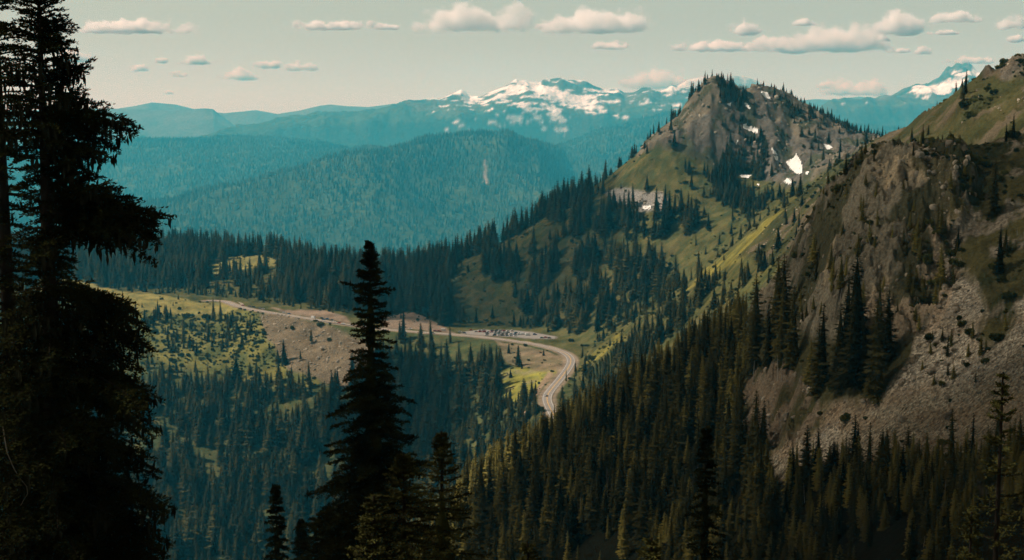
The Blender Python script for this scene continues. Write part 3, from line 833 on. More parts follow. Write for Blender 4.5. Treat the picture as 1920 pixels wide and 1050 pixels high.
def crown_mesh(name, seed, H=20.0, Rb=2.5, base=0.05, nlev=44, nb=7, power=0.8, irr=0.35, gaps=0.1, droop=0.55, mat=None):
    rng = np.random.default_rng(seed)
    O, PH, LL = [], [], []
    for i in range(nlev):
        t = (i + rng.uniform(-0.3, 0.3)) / nlev
        t = min(max(t, 0), 0.985)
        z = H * (base + (1 - base) * t)
        rad = Rb * (1 - t) ** power * (0.8 + 0.3 * math.sin(seed + i * 1.7) * rng.random()) + 0.16
        if rng.random() < gaps:
            rad *= rng.uniform(0.35, 0.7)
        k = max(4, int(nb * (0.55 + 0.6 * (1 - t))))
        ph = rng.uniform(0, 6.28) + np.arange(k) * 6.283 / k + rng.uniform(-0.3, 0.3, k)
        O.append(np.stack([0 * ph, 0 * ph, z + rng.uniform(-0.25, 0.25, k)], 1))
        PH.append(ph)
        LL.append(rad * (1 - irr * 0.6 + irr * rng.uniform(-1, 1, k)))
    O, PH, LL = np.concatenate(O), np.concatenate(PH), np.concatenate(LL)
    n = len(LL)
    tt = O[:, 2] / H
    dr = droop * (1.15 - tt) + rng.uniform(-0.12, 0.12, n)
    upw = 0.15 + 0.35 * tt
    hd = np.stack([np.cos(PH), np.sin(PH), 0 * PH], 1)

    def pt(s):
        z = LL * (upw * s - dr * s * s)
        return O + hd * (LL * s)[:, None] + np.stack([0 * z, 0 * z, z], 1)
    UP = np.tile([[0, 0, 1.0]], (n, 1))
    parts = [kites(pt(0.05), pt(1.0), 0.15 * LL + 0.06, UP)]
    for s, k in ((0.3, 0.5), (0.52, 0.46), (0.72, 0.36)):
        for sg in (-1, 1):
            a = PH + sg * (0.85 + rng.uniform(-0.2, 0.2, n))
            h2 = np.stack([np.cos(a), np.sin(a), np.full(n, -0.28) + rng.uniform(-0.2, 0.15, n)], 1)
            p0 = pt(s)
            ln = LL * k * rng.uniform(0.7, 1.2, n) + 0.05
            parts.append(kites(p0, p0 + h2 * ln[:, None], 0.24 * ln + 0.03, UP))
    parts.append(cone_mesh(H * 0.93, Rb * 0.42, 0.05, H * (base + 0.02), 9, rng))
    # leader
    lp = np.array([[0, 0, H * 0.93]]); parts.append(kites(lp, lp + [[0, 0, H * 0.075]], np.array([0.12]), np.array([[1.0, 0, 0]])))
    parts.append(kites(lp, lp + [[0, 0, H * 0.075]], np.array([0.12]), np.array([[0, 1.0, 0]])))
    Vv, Fv = merge(parts)
    return mesh_np(name, Vv, Fv, [mat])


def trunk_mesh(name, seed, H=20.0, r=0.24, lean=0.0, mat=None, stubs=0):
    rng = np.random.default_rng(seed)
    parts = [cone_mesh(H * 0.96, r, 0.03, -0.8, 7, rng, 0.1)]
    for i in range(stubs):
        z = H * rng.uniform(0.15, 0.9); a = rng.uniform(0, 6.28); ln = rng.uniform(0.3, 1.3) * (1 - z / H) + 0.2
        p0 = np.array([[0, 0, z]]); p1 = p0 + [[math.cos(a) * ln, math.sin(a) * ln, rng.uniform(-0.4, 0.2) * ln]]
        parts.append(kites(p0, p1, np.array([0.05]), np.array([[0, 0, 1.0]])))
    Vv, Fv = merge(parts)
    return mesh_np(name, Vv, Fv, [mat])


FIR_KIND = []      # (crown mesh, trunk mesh, form word), all 20 m tall
for sd, Rb, base, nlev, nb, power, irr, gaps, dr, word in (
        (1, 3.4, 0.04, 44, 8, 0.62, 0.35, 0.10, 0.55, 'full'), (2, 2.9, 0.03, 46, 8, 0.6, 0.4, 0.15, 0.6, 'narrow'), (3, 4.0, 0.06, 40, 8, 0.75, 0.4, 0.12, 0.5, 'broad'),
        (4, 2.3, 0.03, 46, 7, 0.6, 0.45, 0.2, 0.65, 'spire-like'), (5, 3.3, 0.16, 40, 8, 0.7, 0.5, 0.22, 0.5, 'ragged'), (6, 3.2, 0.08, 42, 8, 0.75, 0.4, 0.12, 0.6, 'tapering'),
        (7, 4.4, 0.03, 36, 9, 1.0, 0.4, 0.1, 0.45, 'bushy')):
    FIR_KIND.append((crown_mesh('fir_crown', sd, 20, Rb, base, nlev, nb, power, irr, gaps, dr, M_FIR), trunk_mesh('fir_trunk', sd, 20, 0.26, 0, M_BARK), word))
SHADE_TONED_CROWN = []
for cm, tm, word in FIR_KIND:                           # the same forms, needle colour darkened in place of the near slope's shade
    c2 = cm.copy(); c2.name = 'shade_toned_fir_crown'
    c2.materials[0] = M_FIR_SHADE_TONED
    SHADE_TONED_CROWN.append(c2)

# old snow lying in the hollows of the peak
PATCH = [([(1426, 172), (1440, 175), (1445, 188), (1432, 183)], 'snow patch on the flat shoulder right of the peak'), ([(1396, 193), (1402, 195), (1408, 207), (1400, 203)], 'narrow snow patch between the firs below the peak'), ([(1362, 196), (1371, 194), (1368, 201)], 'tiny snow patch right below the peak'),
         ([(1392, 233), (1400, 236), (1420, 243), (1420, 252), (1405, 246), (1394, 241)], 'long snow patch in the middle of the peak face'), ([(1377, 272), (1385, 261), (1383, 266), (1379, 274)], 'thin upright snow patch on the dark rock'),
         ([(1445, 277), (1452, 283), (1457, 291), (1449, 289)], 'upper small snow patch left of the largest one'), ([(1451, 293), (1458, 294), (1458, 302), (1452, 300)], 'lower small snow patch left of the largest one'),
         ([(1472, 304), (1481, 300), (1489, 296), (1493, 288), (1498, 298), (1503, 306), (1504, 324), (1495, 328), (1484, 320)], 'largest snow patch, wedge-shaped, in the basin beside the peak'),
         ([(1543, 271), (1555, 273), (1561, 278), (1552, 283)], 'snow patch on the brown slope right of the largest one'), ([(1468, 341), (1477, 336), (1488, 343), (1478, 346)], 'snow patch below the largest one'), ([(1510, 324), (1516, 323), (1513, 330)], 'tiny snow patch right beside the largest one'),
         ([(1386, 330), (1398, 328), (1408, 330), (1404, 335), (1390, 334)], 'flat oval snow patch at the foot of the peak'), ([(1418, 346), (1424, 345), (1424, 350)], 'tiny snow patch at the foot of the peak'), ([(1205, 388), (1220, 387), (1219, 393), (1206, 394)], 'snow patch on the grey stones of the left slope')]

# --- where firs grow (trees per square metre) and how tall
TP = {
    'lower_strip': [(1480, 900), (1560, 885), (1700, 885), (1830, 872), (1930, 830), (2360, 760), (2360, 1060), (1400, 1060), (1440, 930)],
    'stand': [(1385, 600), (1440, 640), (1500, 650), (1540, 655), (1600, 665), (1650, 660), (1690, 650), (1700, 680), (1660, 735), (1600, 750), (1545, 765), (1540, 800), (1475, 700), (1400, 700)],
    'talus_clump': [(1750, 650), (1800, 635), (1860, 650), (1865, 690), (1830, 725), (1780, 745), (1735, 730), (1715, 700)],
    'clump_a': [(1035, 375), (1060, 355), (1100, 352), (1150, 378), (1210, 392), (1260, 400), (1310, 412), (1315, 437), (1250, 450), (1180, 455), (1100, 452), (1050, 460), (1030, 430)],
    'clump_b': [(985, 480), (1040, 455), (1052, 530), (1000, 560), (985, 540)],
    'clump_c': [(1075, 490), (1110, 470), (1180, 485), (1240, 515), (1240, 548), (1150, 562), (1080, 550)],
    'clump_d': [(890, 490), (960, 480), (975, 525), (920, 535)],
    'clump_e': [(1000, 565), (1080, 552), (1200, 562), (1280, 545), (1270, 600), (1180, 622), (1100, 622), (1000, 612)],
    'clump_f': [(955, 545), (990, 540), (1000, 600), (955, 605)],
    'peak_a': [(1340, 150), (1362, 160), (1392, 185), (1402, 240), (1432, 262), (1442, 312), (1425, 340), (1370, 330), (1325, 335), (1350, 300), (1372, 262), (1350, 205)],
    'peak_b': [(1490, 200), (1560, 222), (1620, 250), (1540, 252), (1480, 235), (1440, 195)],
    'peak_c': [(1320, 325), (1330, 385), (1420, 400), (1445, 372), (1400, 340)],
    'edge_left': [(1100, 705), (1200, 640), (1300, 560), (1345, 540), (1350, 700), (1200, 760), (1080, 800), (1050, 790), (1075, 720)],
}
dens = np.zeros(GX.shape)
hgt = np.full(GX.shape, 18.0)
wx2, wy2 = warp(PX0, PY0, 7, 26, 15)
tp = {k: in_poly(wx2, wy2, p) for k, p in TP.items()}
nA = fbm(GX, GY, 45, 4, 201)
nB = fbm(GX, GY, 16, 3, 203)
bare = MASK['buttress'] | MASK['ledge'] | MASK['talus'] | MASK['gully']
A = (seg > 2.2) & (seg < 7.2)
af = A & ~bare & (((PX0 < 1500) & (PY0 > 560)) | ((PY0 > 900) & (seg < 4.2)))
hgt[af] = np.clip(GY * 0.030, 5.0, 16)[af]; dens[af] = 0.040 * (18 / hgt[af]) ** 1.9
z = A & (GX < 40) & (seg < 3.2); dens[z] = 0.008
z = A & tp['lower_strip'] & ~MASK['talus']; dens[z] = 0.30; hgt[z] = np.clip(GY * 0.024, 4, 10)[z]
z = A & tp['lower_strip'] & (PX0 < 1560); dens[z] = 0.22; hgt[z] = np.clip(GY * 0.027, 5, 12)[z]
z = A & tp['stand']; dens[z] = 0.030; hgt[z] = 19
z = A & tp['talus_clump']; dens[z] = 0.07; hgt[z] = 4.0
z = MASK['buttress']; dens[z] = 0.018 + 0.09 * (nB[z] > 0.05); hgt[z] = 5.0
z = MASK['buttress'] & (seg > 5.55); dens[z] *= 0.22; hgt[z] = 4.0
z = A & ~bare & (PX0 > 1500) & (PY0 < 640); dens[z] = 0.002 * (nB[z] > 0.0); hgt[z] = 7
z = A & ~bare & (PX0 > 1395) & (PX0 < 1500) & (PY0 > 430) & (PY0 < 640); dens[z] = 0.02; hgt[z] = 11
z = (seg > 7.1) & (seg < 8); dens[z] = 0.006
D = (seg >= 8) & (seg < 10) & (PX0 < 1060) & (GX < 60)
dens[D] = (0.0085 * smooth(-0.4, 0.0, nA) + 0.0012)[D]; hgt[D] = 34
z = D & (PY0 < 765) & (PX0 < 620); dens[z] = (0.007 * smooth(-0.05, 0.3, nA) + 0.0006)[z]; hgt[z] = 13
z = D & (PY0 > 725) & (PY0 < 800) & (PX0 < 600); dens[z] = (0.012 * smooth(-0.3, 0.1, nA) + 0.002)[z]; hgt[z] = 20
z = D & (PX0 > 700) & (PY0 < 800); hgt[z] = 29; dens[z] = 0.0085
z = D & MASK['scree']; dens[z] = 0.0002
z = D & (MASK['meadow_low'] | MASK['cut_side'] | MASK['road_side']); dens[z] = 0.0012; hgt[z] = 7
z = D & (PX0 > 870) & (PX0 < 1010) & (PY0 > 750); hgt[z] = 15; dens[z] = 0.014
B = (seg >= 7.6) & (seg < 10.6) & (PX0 >= 1060)
dens[B] = (0.0045 * smooth(-0.1, 0.2, nA) + 0.0008)[B]; hgt[B] = 13
z = B & tp['edge_left']; dens[z] = 0.013 * smooth(-0.35, 0.1, nA)[z]; hgt[z] = 19
z = B & (MASK['strip'] | MASK['strip2']); dens[z] = 0.0006; hgt[z] = 8
z = B & (PX0 > 1500); dens[z] = 0.012 * smooth(0.05, 0.22, nA + 0.4 * nB)[z]; hgt[z] = 7
Cz = (seg >= 10.6) & (seg < 15.6)
dens[Cz] = 0.0006 + 0.004 * (nA[Cz] > 0.40); hgt[Cz] = 14
z = Cz & (PX0 < 845); dens[z] = 0.0105; hgt[z] = 31
z = Cz & (PX0 < 700) & (seg < 11.3); dens[z] = 0.006; hgt[z] = 12
z = (seg >= 15) & (seg < 15.8) & (PX0 < 900); dens[z] = 0.009; hgt[z] = 32
for k, dn, hh in (('clump_a', 0.011, 29), ('clump_b', 0.012, 34), ('clump_c', 0.011, 31), ('clump_d', 0.014, 25), ('clump_e', 0.008, 27), ('clump_f', 0.005, 29), ('peak_a', 0.085, 11), ('peak_b', 0.05, 8), ('peak_c', 0.05, 14)):
    z = Cz & tp[k]; dens[z] = dn * smooth(-0.5, -0.1, nB)[z]; hgt[z] = hh
z = (seg > 14.75) & (seg < 15.25) & (PX0 > 840) & (PX0 < 1060); dens[z] = 0.009; hgt[z] = 29
z = (seg > 14.8) & (seg < 15.2) & (PX0 >= 1060) & (PX0 < 1300); dens[z] = 0.003; hgt[z] = 14
z = (seg > 14.8) & (seg < 15.2) & (PX0 >= 1300) & (PX0 < 1660); dens[z] = 0.012; hgt[z] = 7
z = Cz & (MASK['clearing'] | MASK['clearing2'] | MASK['bank'] | MASK['cut'] | MASK['peak_talus']); dens[z] = 0.0008; hgt[z] = 8
z = MASK['meadow_left'] & (seg > 8.4); dens[z] = 0.0006; hgt[z] = 7
SNOWY = np.zeros(GX.shape, bool)
for poly, _ in PATCH:
    SNOWY |= in_poly(*project(GX, GY, GZ), poly) & (SS > 11.5) & (SS < 15.3)
SNOWY = soften(SNOWY, 3) > 0.05
dens[SNOWY] = 0
dens[rd < 10] = 0
dens[(rd < 22) & (seg > 10)] *= 0.15
dens[lotd < 6] = 0
dens[seg > 16.5] = 0
dens[seg < 2.2] = 0


def scatter(dens, rng, thin=0.6):
    dx = (GX[:-1, 1:] - GX[:-1, :-1]); dy = (GY[1:, :-1] - GY[:-1, :-1])
    lam = np.maximum(np.nan_to_num(dens[:-1, :-1] * dx * np.maximum(dy, 0)), 0)
    cnt = rng.poisson(lam)
    r, c = np.nonzero(cnt)
    rep = cnt[r, c]
    r, c = np.repeat(r, rep), np.repeat(c, rep)
    p = rng.permutation(len(r)); r, c = r[p], c[p]
    a, b = rng.random(len(r)), rng.random(len(r))

    def lerp(G):
        return (G[r, c] * (1 - a) + G[r, c + 1] * a) * (1 - b) + (G[r + 1, c] * (1 - a) + G[r + 1, c + 1] * a) * b
    P = np.stack([lerp(GX), lerp(GY), lerp(GZ)], 1)
    if thin:
        lv = np.round(np.log2(thin / np.sqrt(np.maximum(dens[r, c], 1e-5))) * 2)
        cs = 2.0 ** (lv / 2)
        key = (np.floor(P[:, 0] / cs).astype(np.int64) + 50000) * 4000037 + (np.floor(P[:, 1] / cs).astype(np.int64) + 50000) * 40 + (lv.astype(np.int64) + 12)
        _, first = np.unique(key, return_index=True)
        first = np.sort(first)
        P, r, c = P[first], r[first], c[first]
    return P, r, c


HORIZ = np.maximum.accumulate(GZ / GY, axis=0)


def seen(P, r, c, h, margin=0.0):
    hz = HORIZ[np.maximum(r - 1, 0), c]
    return (P[:, 2] + h) / P[:, 1] > hz - margin


rng = np.random.default_rng(5)
TPOS, tr, tc_ = scatter(dens, rng)
TH = hgt[tr, tc_] * np.exp(rng.normal(0, 0.27, len(tr)))
TH = np.clip(TH, 2.0, 40)
ok = seen(TPOS, tr, tc_, TH * 1.3, 0.004)
TPOS, tr, tc_, TH = TPOS[ok], tr[ok], tc_[ok], TH[ok]
# crowns on the near shoulder stay below the line they keep against the valley, and off the road and the car park
SIL_X = [600, 870, 900, 950, 975, 1000, 1020, 1060, 1100, 1150, 1200, 1250, 1300, 1350, 1400, 1440, 1500]
SIL_Y = [1000, 850, 838, 806, 792, 780, 766, 742, 722, 692, 655, 622, 592, 562, 525, 488, 440]
tpx, tpy = project(TPOS[:, 0], TPOS[:, 1], TPOS[:, 2])
near_side = (SS[tr, tc_] < 8) & (tpx < 1480)
hmax = (tpy - np.interp(tpx, SIL_X, SIL_Y) + rng.uniform(-14, 6, len(TH))) * TPOS[:, 1] / F
TH = np.where(near_side, np.minimum(TH, hmax), TH)
keep = TH > 2.0
_, top = project(TPOS[:, 0], TPOS[:, 1], TPOS[:, 2] + TH)
rpx = np.concatenate([np.interp(np.linspace(0, 1, 400), np.linspace(0, 1, len(ROAD_PX)), [q[0] for q in ROAD_PX]), np.linspace(880, 1040, 60)])
rpy = np.concatenate([np.interp(np.linspace(0, 1, 400), np.linspace(0, 1, len(ROAD_PX)), [q[1] for q in ROAD_PX]), np.linspace(624, 632, 60)])
for poly, _ in PATCH:                                   # nor do firs stand before the snow
    for qx, qy in poly + [tuple(np.mean(poly, 0))]:
        keep &= ~((np.abs(tpx - qx) < 5) & (top < qy + 2) & (tpy > qy - 3) & (SS[tr, tc_] > 11))
for qx in np.arange(396, 522, 6):                     # the bright clearing in the forest above the road stays in view
    hit = (np.abs(tpx - qx) < 5) & (top < 506) & (tpy > 489) & (SS[tr, tc_] > 10)
    keep &= ~(hit & (rng.random(len(TH)) < 0.8))
for qx, qy in zip(rpx, rpy):
    if qy > 764: continue
    hit = (np.abs(tpx - qx) < 7 + 3 * (TH * F / TPOS[:, 1] > 60)) & (top < qy + 3) & (tpy > qy) & (SS[tr, tc_] < 10)
    if qx < 900: hit &= rng.random(len(TH)) < 0.55
    keep &= ~hit
TPOS, tr, tc_, TH = TPOS[keep], tr[keep], tc_[keep], TH[keep]
TK = rng.integers(0, 6, len(TH))
TK[(TH < 8) & (rng.random(len(TH)) < 0.5)] = 6
TROT = rng.uniform(0, 6.283, len(TH))
TSEG = SS[tr, tc_]; TPX, TPY = PX0[tr, tc_], PY0[tr, tc_]


def tagged_fir(kind, pos, h, rot, label, group, wide=1.0, name='fir_tree'):
    cm, tm, word = FIR_KIND[kind]
    o = bpy.data.objects.new(name, None)
    o.empty_display_size = 0.5
    o.location = [float(v) for v in pos]
    o.rotation_euler = (0, 0, float(rot))
    s = float(h) / 20
    o.scale = (s * wide, s * wide, s)
    link(o)
    tag(o, label, 'fir tree', group)
    link(bpy.data.objects.new('trunk', tm), o)
    link(bpy.data.objects.new('crown', SHADE_TONED_CROWN[kind] if pos[1] < 900 else cm), o)
    return o


# single firs that stand out in the photo: (column, row of foot, distance, height in photo rows, kind, what sets it apart)
SINGLE = [
    (1640, 742, 372, 190, 0, 'tallest dark fir at the right end of the stand beside the talus'),
    (1602, 735, 374, 188, 5, 'tall dark fir second from the right end of the stand beside the talus'),
    (1572, 730, 376, 168, 2, 'broad dark fir third from the right end of the stand beside the talus'),
    (1540, 725, 378, 160, 1, 'slim dark fir with a pointed top amid the stand beside the talus'),
    (1462, 690, 420, 100, 3, 'slim dark fir standing alone above the small rock ledge'),
    (1438, 690, 425, 120, 1, 'dark fir above the small rock ledge with bleached trunks at its foot'),
    (1408, 700, 430, 118, 0, 'bushy dark fir at the left edge of the small rock ledge'),
    (1862, 400, 405, 104, 0, 'dark fir alone on the grass right of the rock buttress'),
    (1898, 262, 456, 50, 5, 'dark fir on the crest at the far right edge of the photo'),
    (1885, 266, 456, 36, 1, 'small dark fir on the crest beside the one at the far right edge'),
    (1528, 905, 300, 78, 5, 'dark fir at the lower left tip of the talus, right one of three'),
    (1505, 905, 302, 66, 1, 'dark fir at the lower left tip of the talus, middle one of three'),
    (1492, 908, 304, 60, 0, 'dark fir at the lower left tip of the talus, left one of three'),
    (1822, 890, 262, 70, 6, 'bushy dark fir standing at the foot of the talus near the right edge'),
    (1775, 668, 372, 42, 1, 'small dark fir sticking out of the bushes on the talus'),
    (1746, 640, 368, 20, 6, 'round dark shrub-like fir at the left edge of the upper talus'),
    (1061, 715, 1430, 26, 3, 'small fir standing against the pale road at its last bend'),
    (342, 640, 1740, 46, 0, 'dark fir standing apart in the bright meadow on the left valley side'),
    (400, 602, 1850, 46, 5, 'dark fir at the far road end, left one of a pair'),
    (412, 600, 1855, 42, 1, 'dark fir at the far road end, right one of a pair'),
    (1712, 292, 960, 24, 1, 'small dark fir on the saddle beside the right-hand ridge'),
    (1637, 300, 1060, 34, 3, 'slim dark fir on the saddle left of the grassy ridge'),
    (1585, 330, 1150, 40, 2, 'broad dark fir on the grey ridge below the saddle'),
]
for px, py, d, hp, kd, lab in SINGLE:
    p = at(px, py, d)
    # nearest ground cell in plan, then stand on it
    c = int(np.clip(np.searchsorted(U, p[0] / p[1]), 1, NCOL - 1))
    rows = np.nonzero(HORIZ[:, c] <= GZ[:, c] / GY[:, c] + 1e-9)[0]
    pr = project(GX[rows, c], GY[rows, c], GZ[rows, c])[1]
    r = rows[int(np.argmin(np.abs(pr - py) + 0.02 * np.abs(GY[rows, c] - d)))]
    q = (GX[r, c], GY[r, c], GZ[r, c])
    tagged_fir(kd, q, hp * q[1] / F, px, lab, None)

# the firs that show largest, as things of their own
insight = (TPX > 10) & (TPX < 1910) & (TPY - TH * F / TPOS[:, 1] < 1030) & seen(TPOS, tr, tc_, TH * 0.7)
score = np.where(insight, TH / TPOS[:, 1], 0)
N_SINGLE = 262
order = np.argsort(-score)
ind = np.zeros(len(TH), bool)
ind[order[:N_SINGLE]] = True


def zone(i):
    x, y, s = TPX[i], TPY[i], TSEG[i]
    if s < 7.2:
        if x > 1480 and y > 860: return 'on the dark slope along the foot of the talus'
        if tp['stand'][tr[i], tc_[i]]: return 'in the stand between the rock buttress and the talus'
        if x > 1480: return 'on or beside the rock buttress'
        if y > 930: return 'low on the shaded near slope'
        if x > 1200: return 'on the shaded slope left of the small rock ledge'
        return 'along the forested shoulder in front of the road bend'
    return 'on the valley side beyond the near slope'


SIZE = lambda h: 'tall' if h > 21 else ('short' if h < 10 else 'mid-sized')
for i in np.nonzero(ind)[0]:
    zz = zone(i)
    lab = f"{SIZE(TH[i])} {FIR_KIND[TK[i]][2]} dark fir {zz}"
    tagged_fir(TK[i], TPOS[i], TH[i], TROT[i], lab, lab.replace('dark fir', 'firs'), rng.uniform(1.05, 1.45))


# --- everything else as one mass each, scattered by geometry nodes over points
def scatter_object(name, P, scale, rot, idx, sources, wide=None, lean=0.035):
    me = mesh_np(name, P, np.zeros((0, 3), int)) if False else bpy.data.meshes.new(name)
    me.vertices.add(len(P))
    me.vertices.foreach_set('co', np.asarray(P, np.float32).ravel())
    for an, ty, val in (('size', 'FLOAT', scale), ('turn', 'FLOAT', rot), ('wide', 'FLOAT', np.ones(len(P)) if wide is None else wide)):
        a = me.attributes.new(an, ty, 'POINT'); a.data.foreach_set('value', np.asarray(val, np.float32))
    a = me.attributes.new('pick', 'INT', 'POINT'); a.data.foreach_set('value', np.asarray(idx, np.int32))
    o = bpy.data.objects.new(name, me)
    g = bpy.data.node_groups.new(name, 'GeometryNodeTree')
    g.interface.new_socket('Geometry', in_out='INPUT', socket_type='NodeSocketGeometry')
    g.interface.new_socket('Geometry', in_out='OUTPUT', socket_type='NodeSocketGeometry')
    N, L = g.nodes, g.links
    gi, go = N.new('NodeGroupInput'), N.new('NodeGroupOutput')
    iop = N.new('GeometryNodeInstanceOnPoints')
    L.new(gi.outputs[0], iop.inputs['Points'])

    def attr(nm, ty='FLOAT'):
        a = N.new('GeometryNodeInputNamedAttribute'); a.data_type = ty; a.inputs['Name'].default_value = nm
        return next(s for s in a.outputs if s.enabled and s.name == 'Attribute')
    join = N.new('GeometryNodeJoinGeometry')
    for src in sources:
        if callable(src):
            geo = src(N, L)
        else:
            jj = N.new('GeometryNodeJoinGeometry')
            for so in src:
                oi = N.new('GeometryNodeObjectInfo'); oi.transform_space = 'ORIGINAL'
                oi.inputs['Object'].default_value = so
                L.new(oi.outputs['Geometry'], jj.inputs[0])
            geo = jj.outputs[0]
        ti = N.new('GeometryNodeGeometryToInstance')
        L.new(geo, ti.inputs[0]); L.new(ti.outputs[0], join.inputs[0])
    L.new(join.outputs[0], iop.inputs['Instance'])
    iop.inputs['Pick Instance'].default_value = True
    L.new(attr('pick', 'INT'), iop.inputs['Instance Index'])
    cx = N.new('ShaderNodeCombineXYZ'); L.new(attr('turn'), cx.inputs['Z'])
    for ax, fr in (('X', 37.0), ('Y', 53.0)):           # nothing grows quite upright
        sn = N.new('ShaderNodeMath'); sn.operation = 'MULTIPLY'; sn.inputs[1].default_value = fr; L.new(attr('turn'), sn.inputs[0])
        s2 = N.new('ShaderNodeMath'); s2.operation = 'SINE'; L.new(sn.outputs[0], s2.inputs[0])
        s3 = N.new('ShaderNodeMath'); s3.operation = 'MULTIPLY'; s3.inputs[1].default_value = lean; L.new(s2.outputs[0], s3.inputs[0])
        L.new(s3.outputs[0], cx.inputs[ax])
    er = N.new('FunctionNodeEulerToRotation'); L.new(cx.outputs[0], er.inputs[0]); L.new(er.outputs[0], iop.inputs['Rotation'])
    mw = N.new('ShaderNodeMath'); mw.operation = 'MULTIPLY'; L.new(attr('size'), mw.inputs[0]); L.new(attr('wide'), mw.inputs[1])
    cs = N.new('ShaderNodeCombineXYZ'); L.new(mw.outputs[0], cs.inputs['X']); L.new(mw.outputs[0], cs.inputs['Y']); L.new(attr('size'), cs.inputs['Z'])
    L.new(cs.outputs[0], iop.inputs['Scale'])
    L.new(iop.outputs[0], go.inputs[0])
    md = o.modifiers.new('scatter', 'NODES'); md.node_group = g
    link(o)
    tag(o, kind='stuff')
    return o


# a source for each form: one of the single firs
SRC = []
crowns = {o.data.name: o.parent for o in SC.objects if o.name.startswith('crown')}
for group in ([k[0] for k in FIR_KIND], SHADE_TONED_CROWN):
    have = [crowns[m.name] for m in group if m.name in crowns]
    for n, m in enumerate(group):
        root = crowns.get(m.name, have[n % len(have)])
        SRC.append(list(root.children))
rest = ~ind
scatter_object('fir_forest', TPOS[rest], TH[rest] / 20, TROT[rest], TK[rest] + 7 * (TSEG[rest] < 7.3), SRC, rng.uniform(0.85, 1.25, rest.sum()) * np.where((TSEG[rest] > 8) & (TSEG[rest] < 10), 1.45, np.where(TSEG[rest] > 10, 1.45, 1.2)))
print('firs', len(TH), 'single', ind.sum())

# --- far forest on the hills beyond the valley
fdx_, fdy_ = np.diff(FX[:-1], axis=1), np.diff(FY[:, :-1], axis=0)
fhor = np.maximum.accumulate(FZ / FY, axis=0)
vis = (FZ + 40) / FY > fhor
for_d = np.where((FSS < 4.15) & (FSS > 0.5), 0.0019 * smooth(-0.6, 0.1, fn2), 0) * vis
for_d *= ~in_poly(FPX, FPY, [(904, 290), (916, 290), (917, 350), (902, 350)])
lam = np.maximum(for_d[:-1, :-1] * fdx_ * fdy_, 0)
lam *= (FPX[:-1, :-1] > -60) & (FPX[:-1, :-1] < 1980)
cnt = rng.poisson(lam)
r, c = np.nonzero(cnt); rep = cnt[r, c]; r, c = np.repeat(r, rep), np.repeat(c, rep)
a, b = rng.random(len(r)), rng.random(len(r))
lerp = lambda G: (G[r, c] * (1 - a) + G[r, c + 1] * a) * (1 - b) + (G[r + 1, c] * (1 - a) + G[r + 1, c + 1] * a) * b
FP = np.stack([lerp(FX), lerp(FY), lerp(FZ)], 1)


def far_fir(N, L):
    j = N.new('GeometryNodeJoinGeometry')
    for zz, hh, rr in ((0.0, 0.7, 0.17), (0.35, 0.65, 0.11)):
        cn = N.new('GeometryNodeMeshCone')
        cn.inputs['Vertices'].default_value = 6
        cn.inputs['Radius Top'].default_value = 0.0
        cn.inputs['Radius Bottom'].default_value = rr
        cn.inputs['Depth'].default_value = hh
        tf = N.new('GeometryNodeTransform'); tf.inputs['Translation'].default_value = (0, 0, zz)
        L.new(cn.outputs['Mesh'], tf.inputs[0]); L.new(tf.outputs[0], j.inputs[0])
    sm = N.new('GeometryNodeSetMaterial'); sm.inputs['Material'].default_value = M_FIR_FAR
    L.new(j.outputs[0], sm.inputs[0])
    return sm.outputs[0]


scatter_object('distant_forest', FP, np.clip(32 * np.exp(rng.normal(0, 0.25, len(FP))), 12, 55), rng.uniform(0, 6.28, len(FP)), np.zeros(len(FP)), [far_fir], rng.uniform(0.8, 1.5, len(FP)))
print('far firs', len(FP))
def ground_z(x, y):
    c = np.clip((x / y - U[0]) / (U[1] - U[0]), 0, NCOL - 1.001)
    c0 = int(c)
    return float(np.interp(y, GY[:, c0], GZ[:, c0]))


# ------------------------------------------------------------------ the large firs close to the camera
def tube(P, r, n=5):
    """tube along points P (k,3) with radii r (k)"""
    k = len(P)
    T = np.gradient(P, axis=0); T /= np.linalg.norm(T, axis=1, keepdims=True) + 1e-9
    a = np.where(np.abs(T[:, 2:3]) > 0.9, np.array([[1.0, 0, 0]]), np.array([[0, 0, 1.0]]))
    B1 = np.cross(T, a); B1 /= np.linalg.norm(B1, axis=1, keepdims=True) + 1e-9
    B2 = np.cross(T, B1)
    an = np.arange(n) * 2 * math.pi / n
    Vv = P[:, None] + r[:, None, None] * (np.cos(an)[None, :, None] * B1[:, None] + np.sin(an)[None, :, None] * B2[:, None])
    i = np.arange(k - 1)[:, None] * n; j = np.arange(n)[None, :]; j2 = (j + 1) % n
    q = np.stack([i + j, i + j2, i + n + j2, i + n + j], -1).reshape(-1, 4)
    return Vv.reshape(-1, 3), np.concatenate([q[:, [0, 1, 2]], q[:, [0, 2, 3]]])


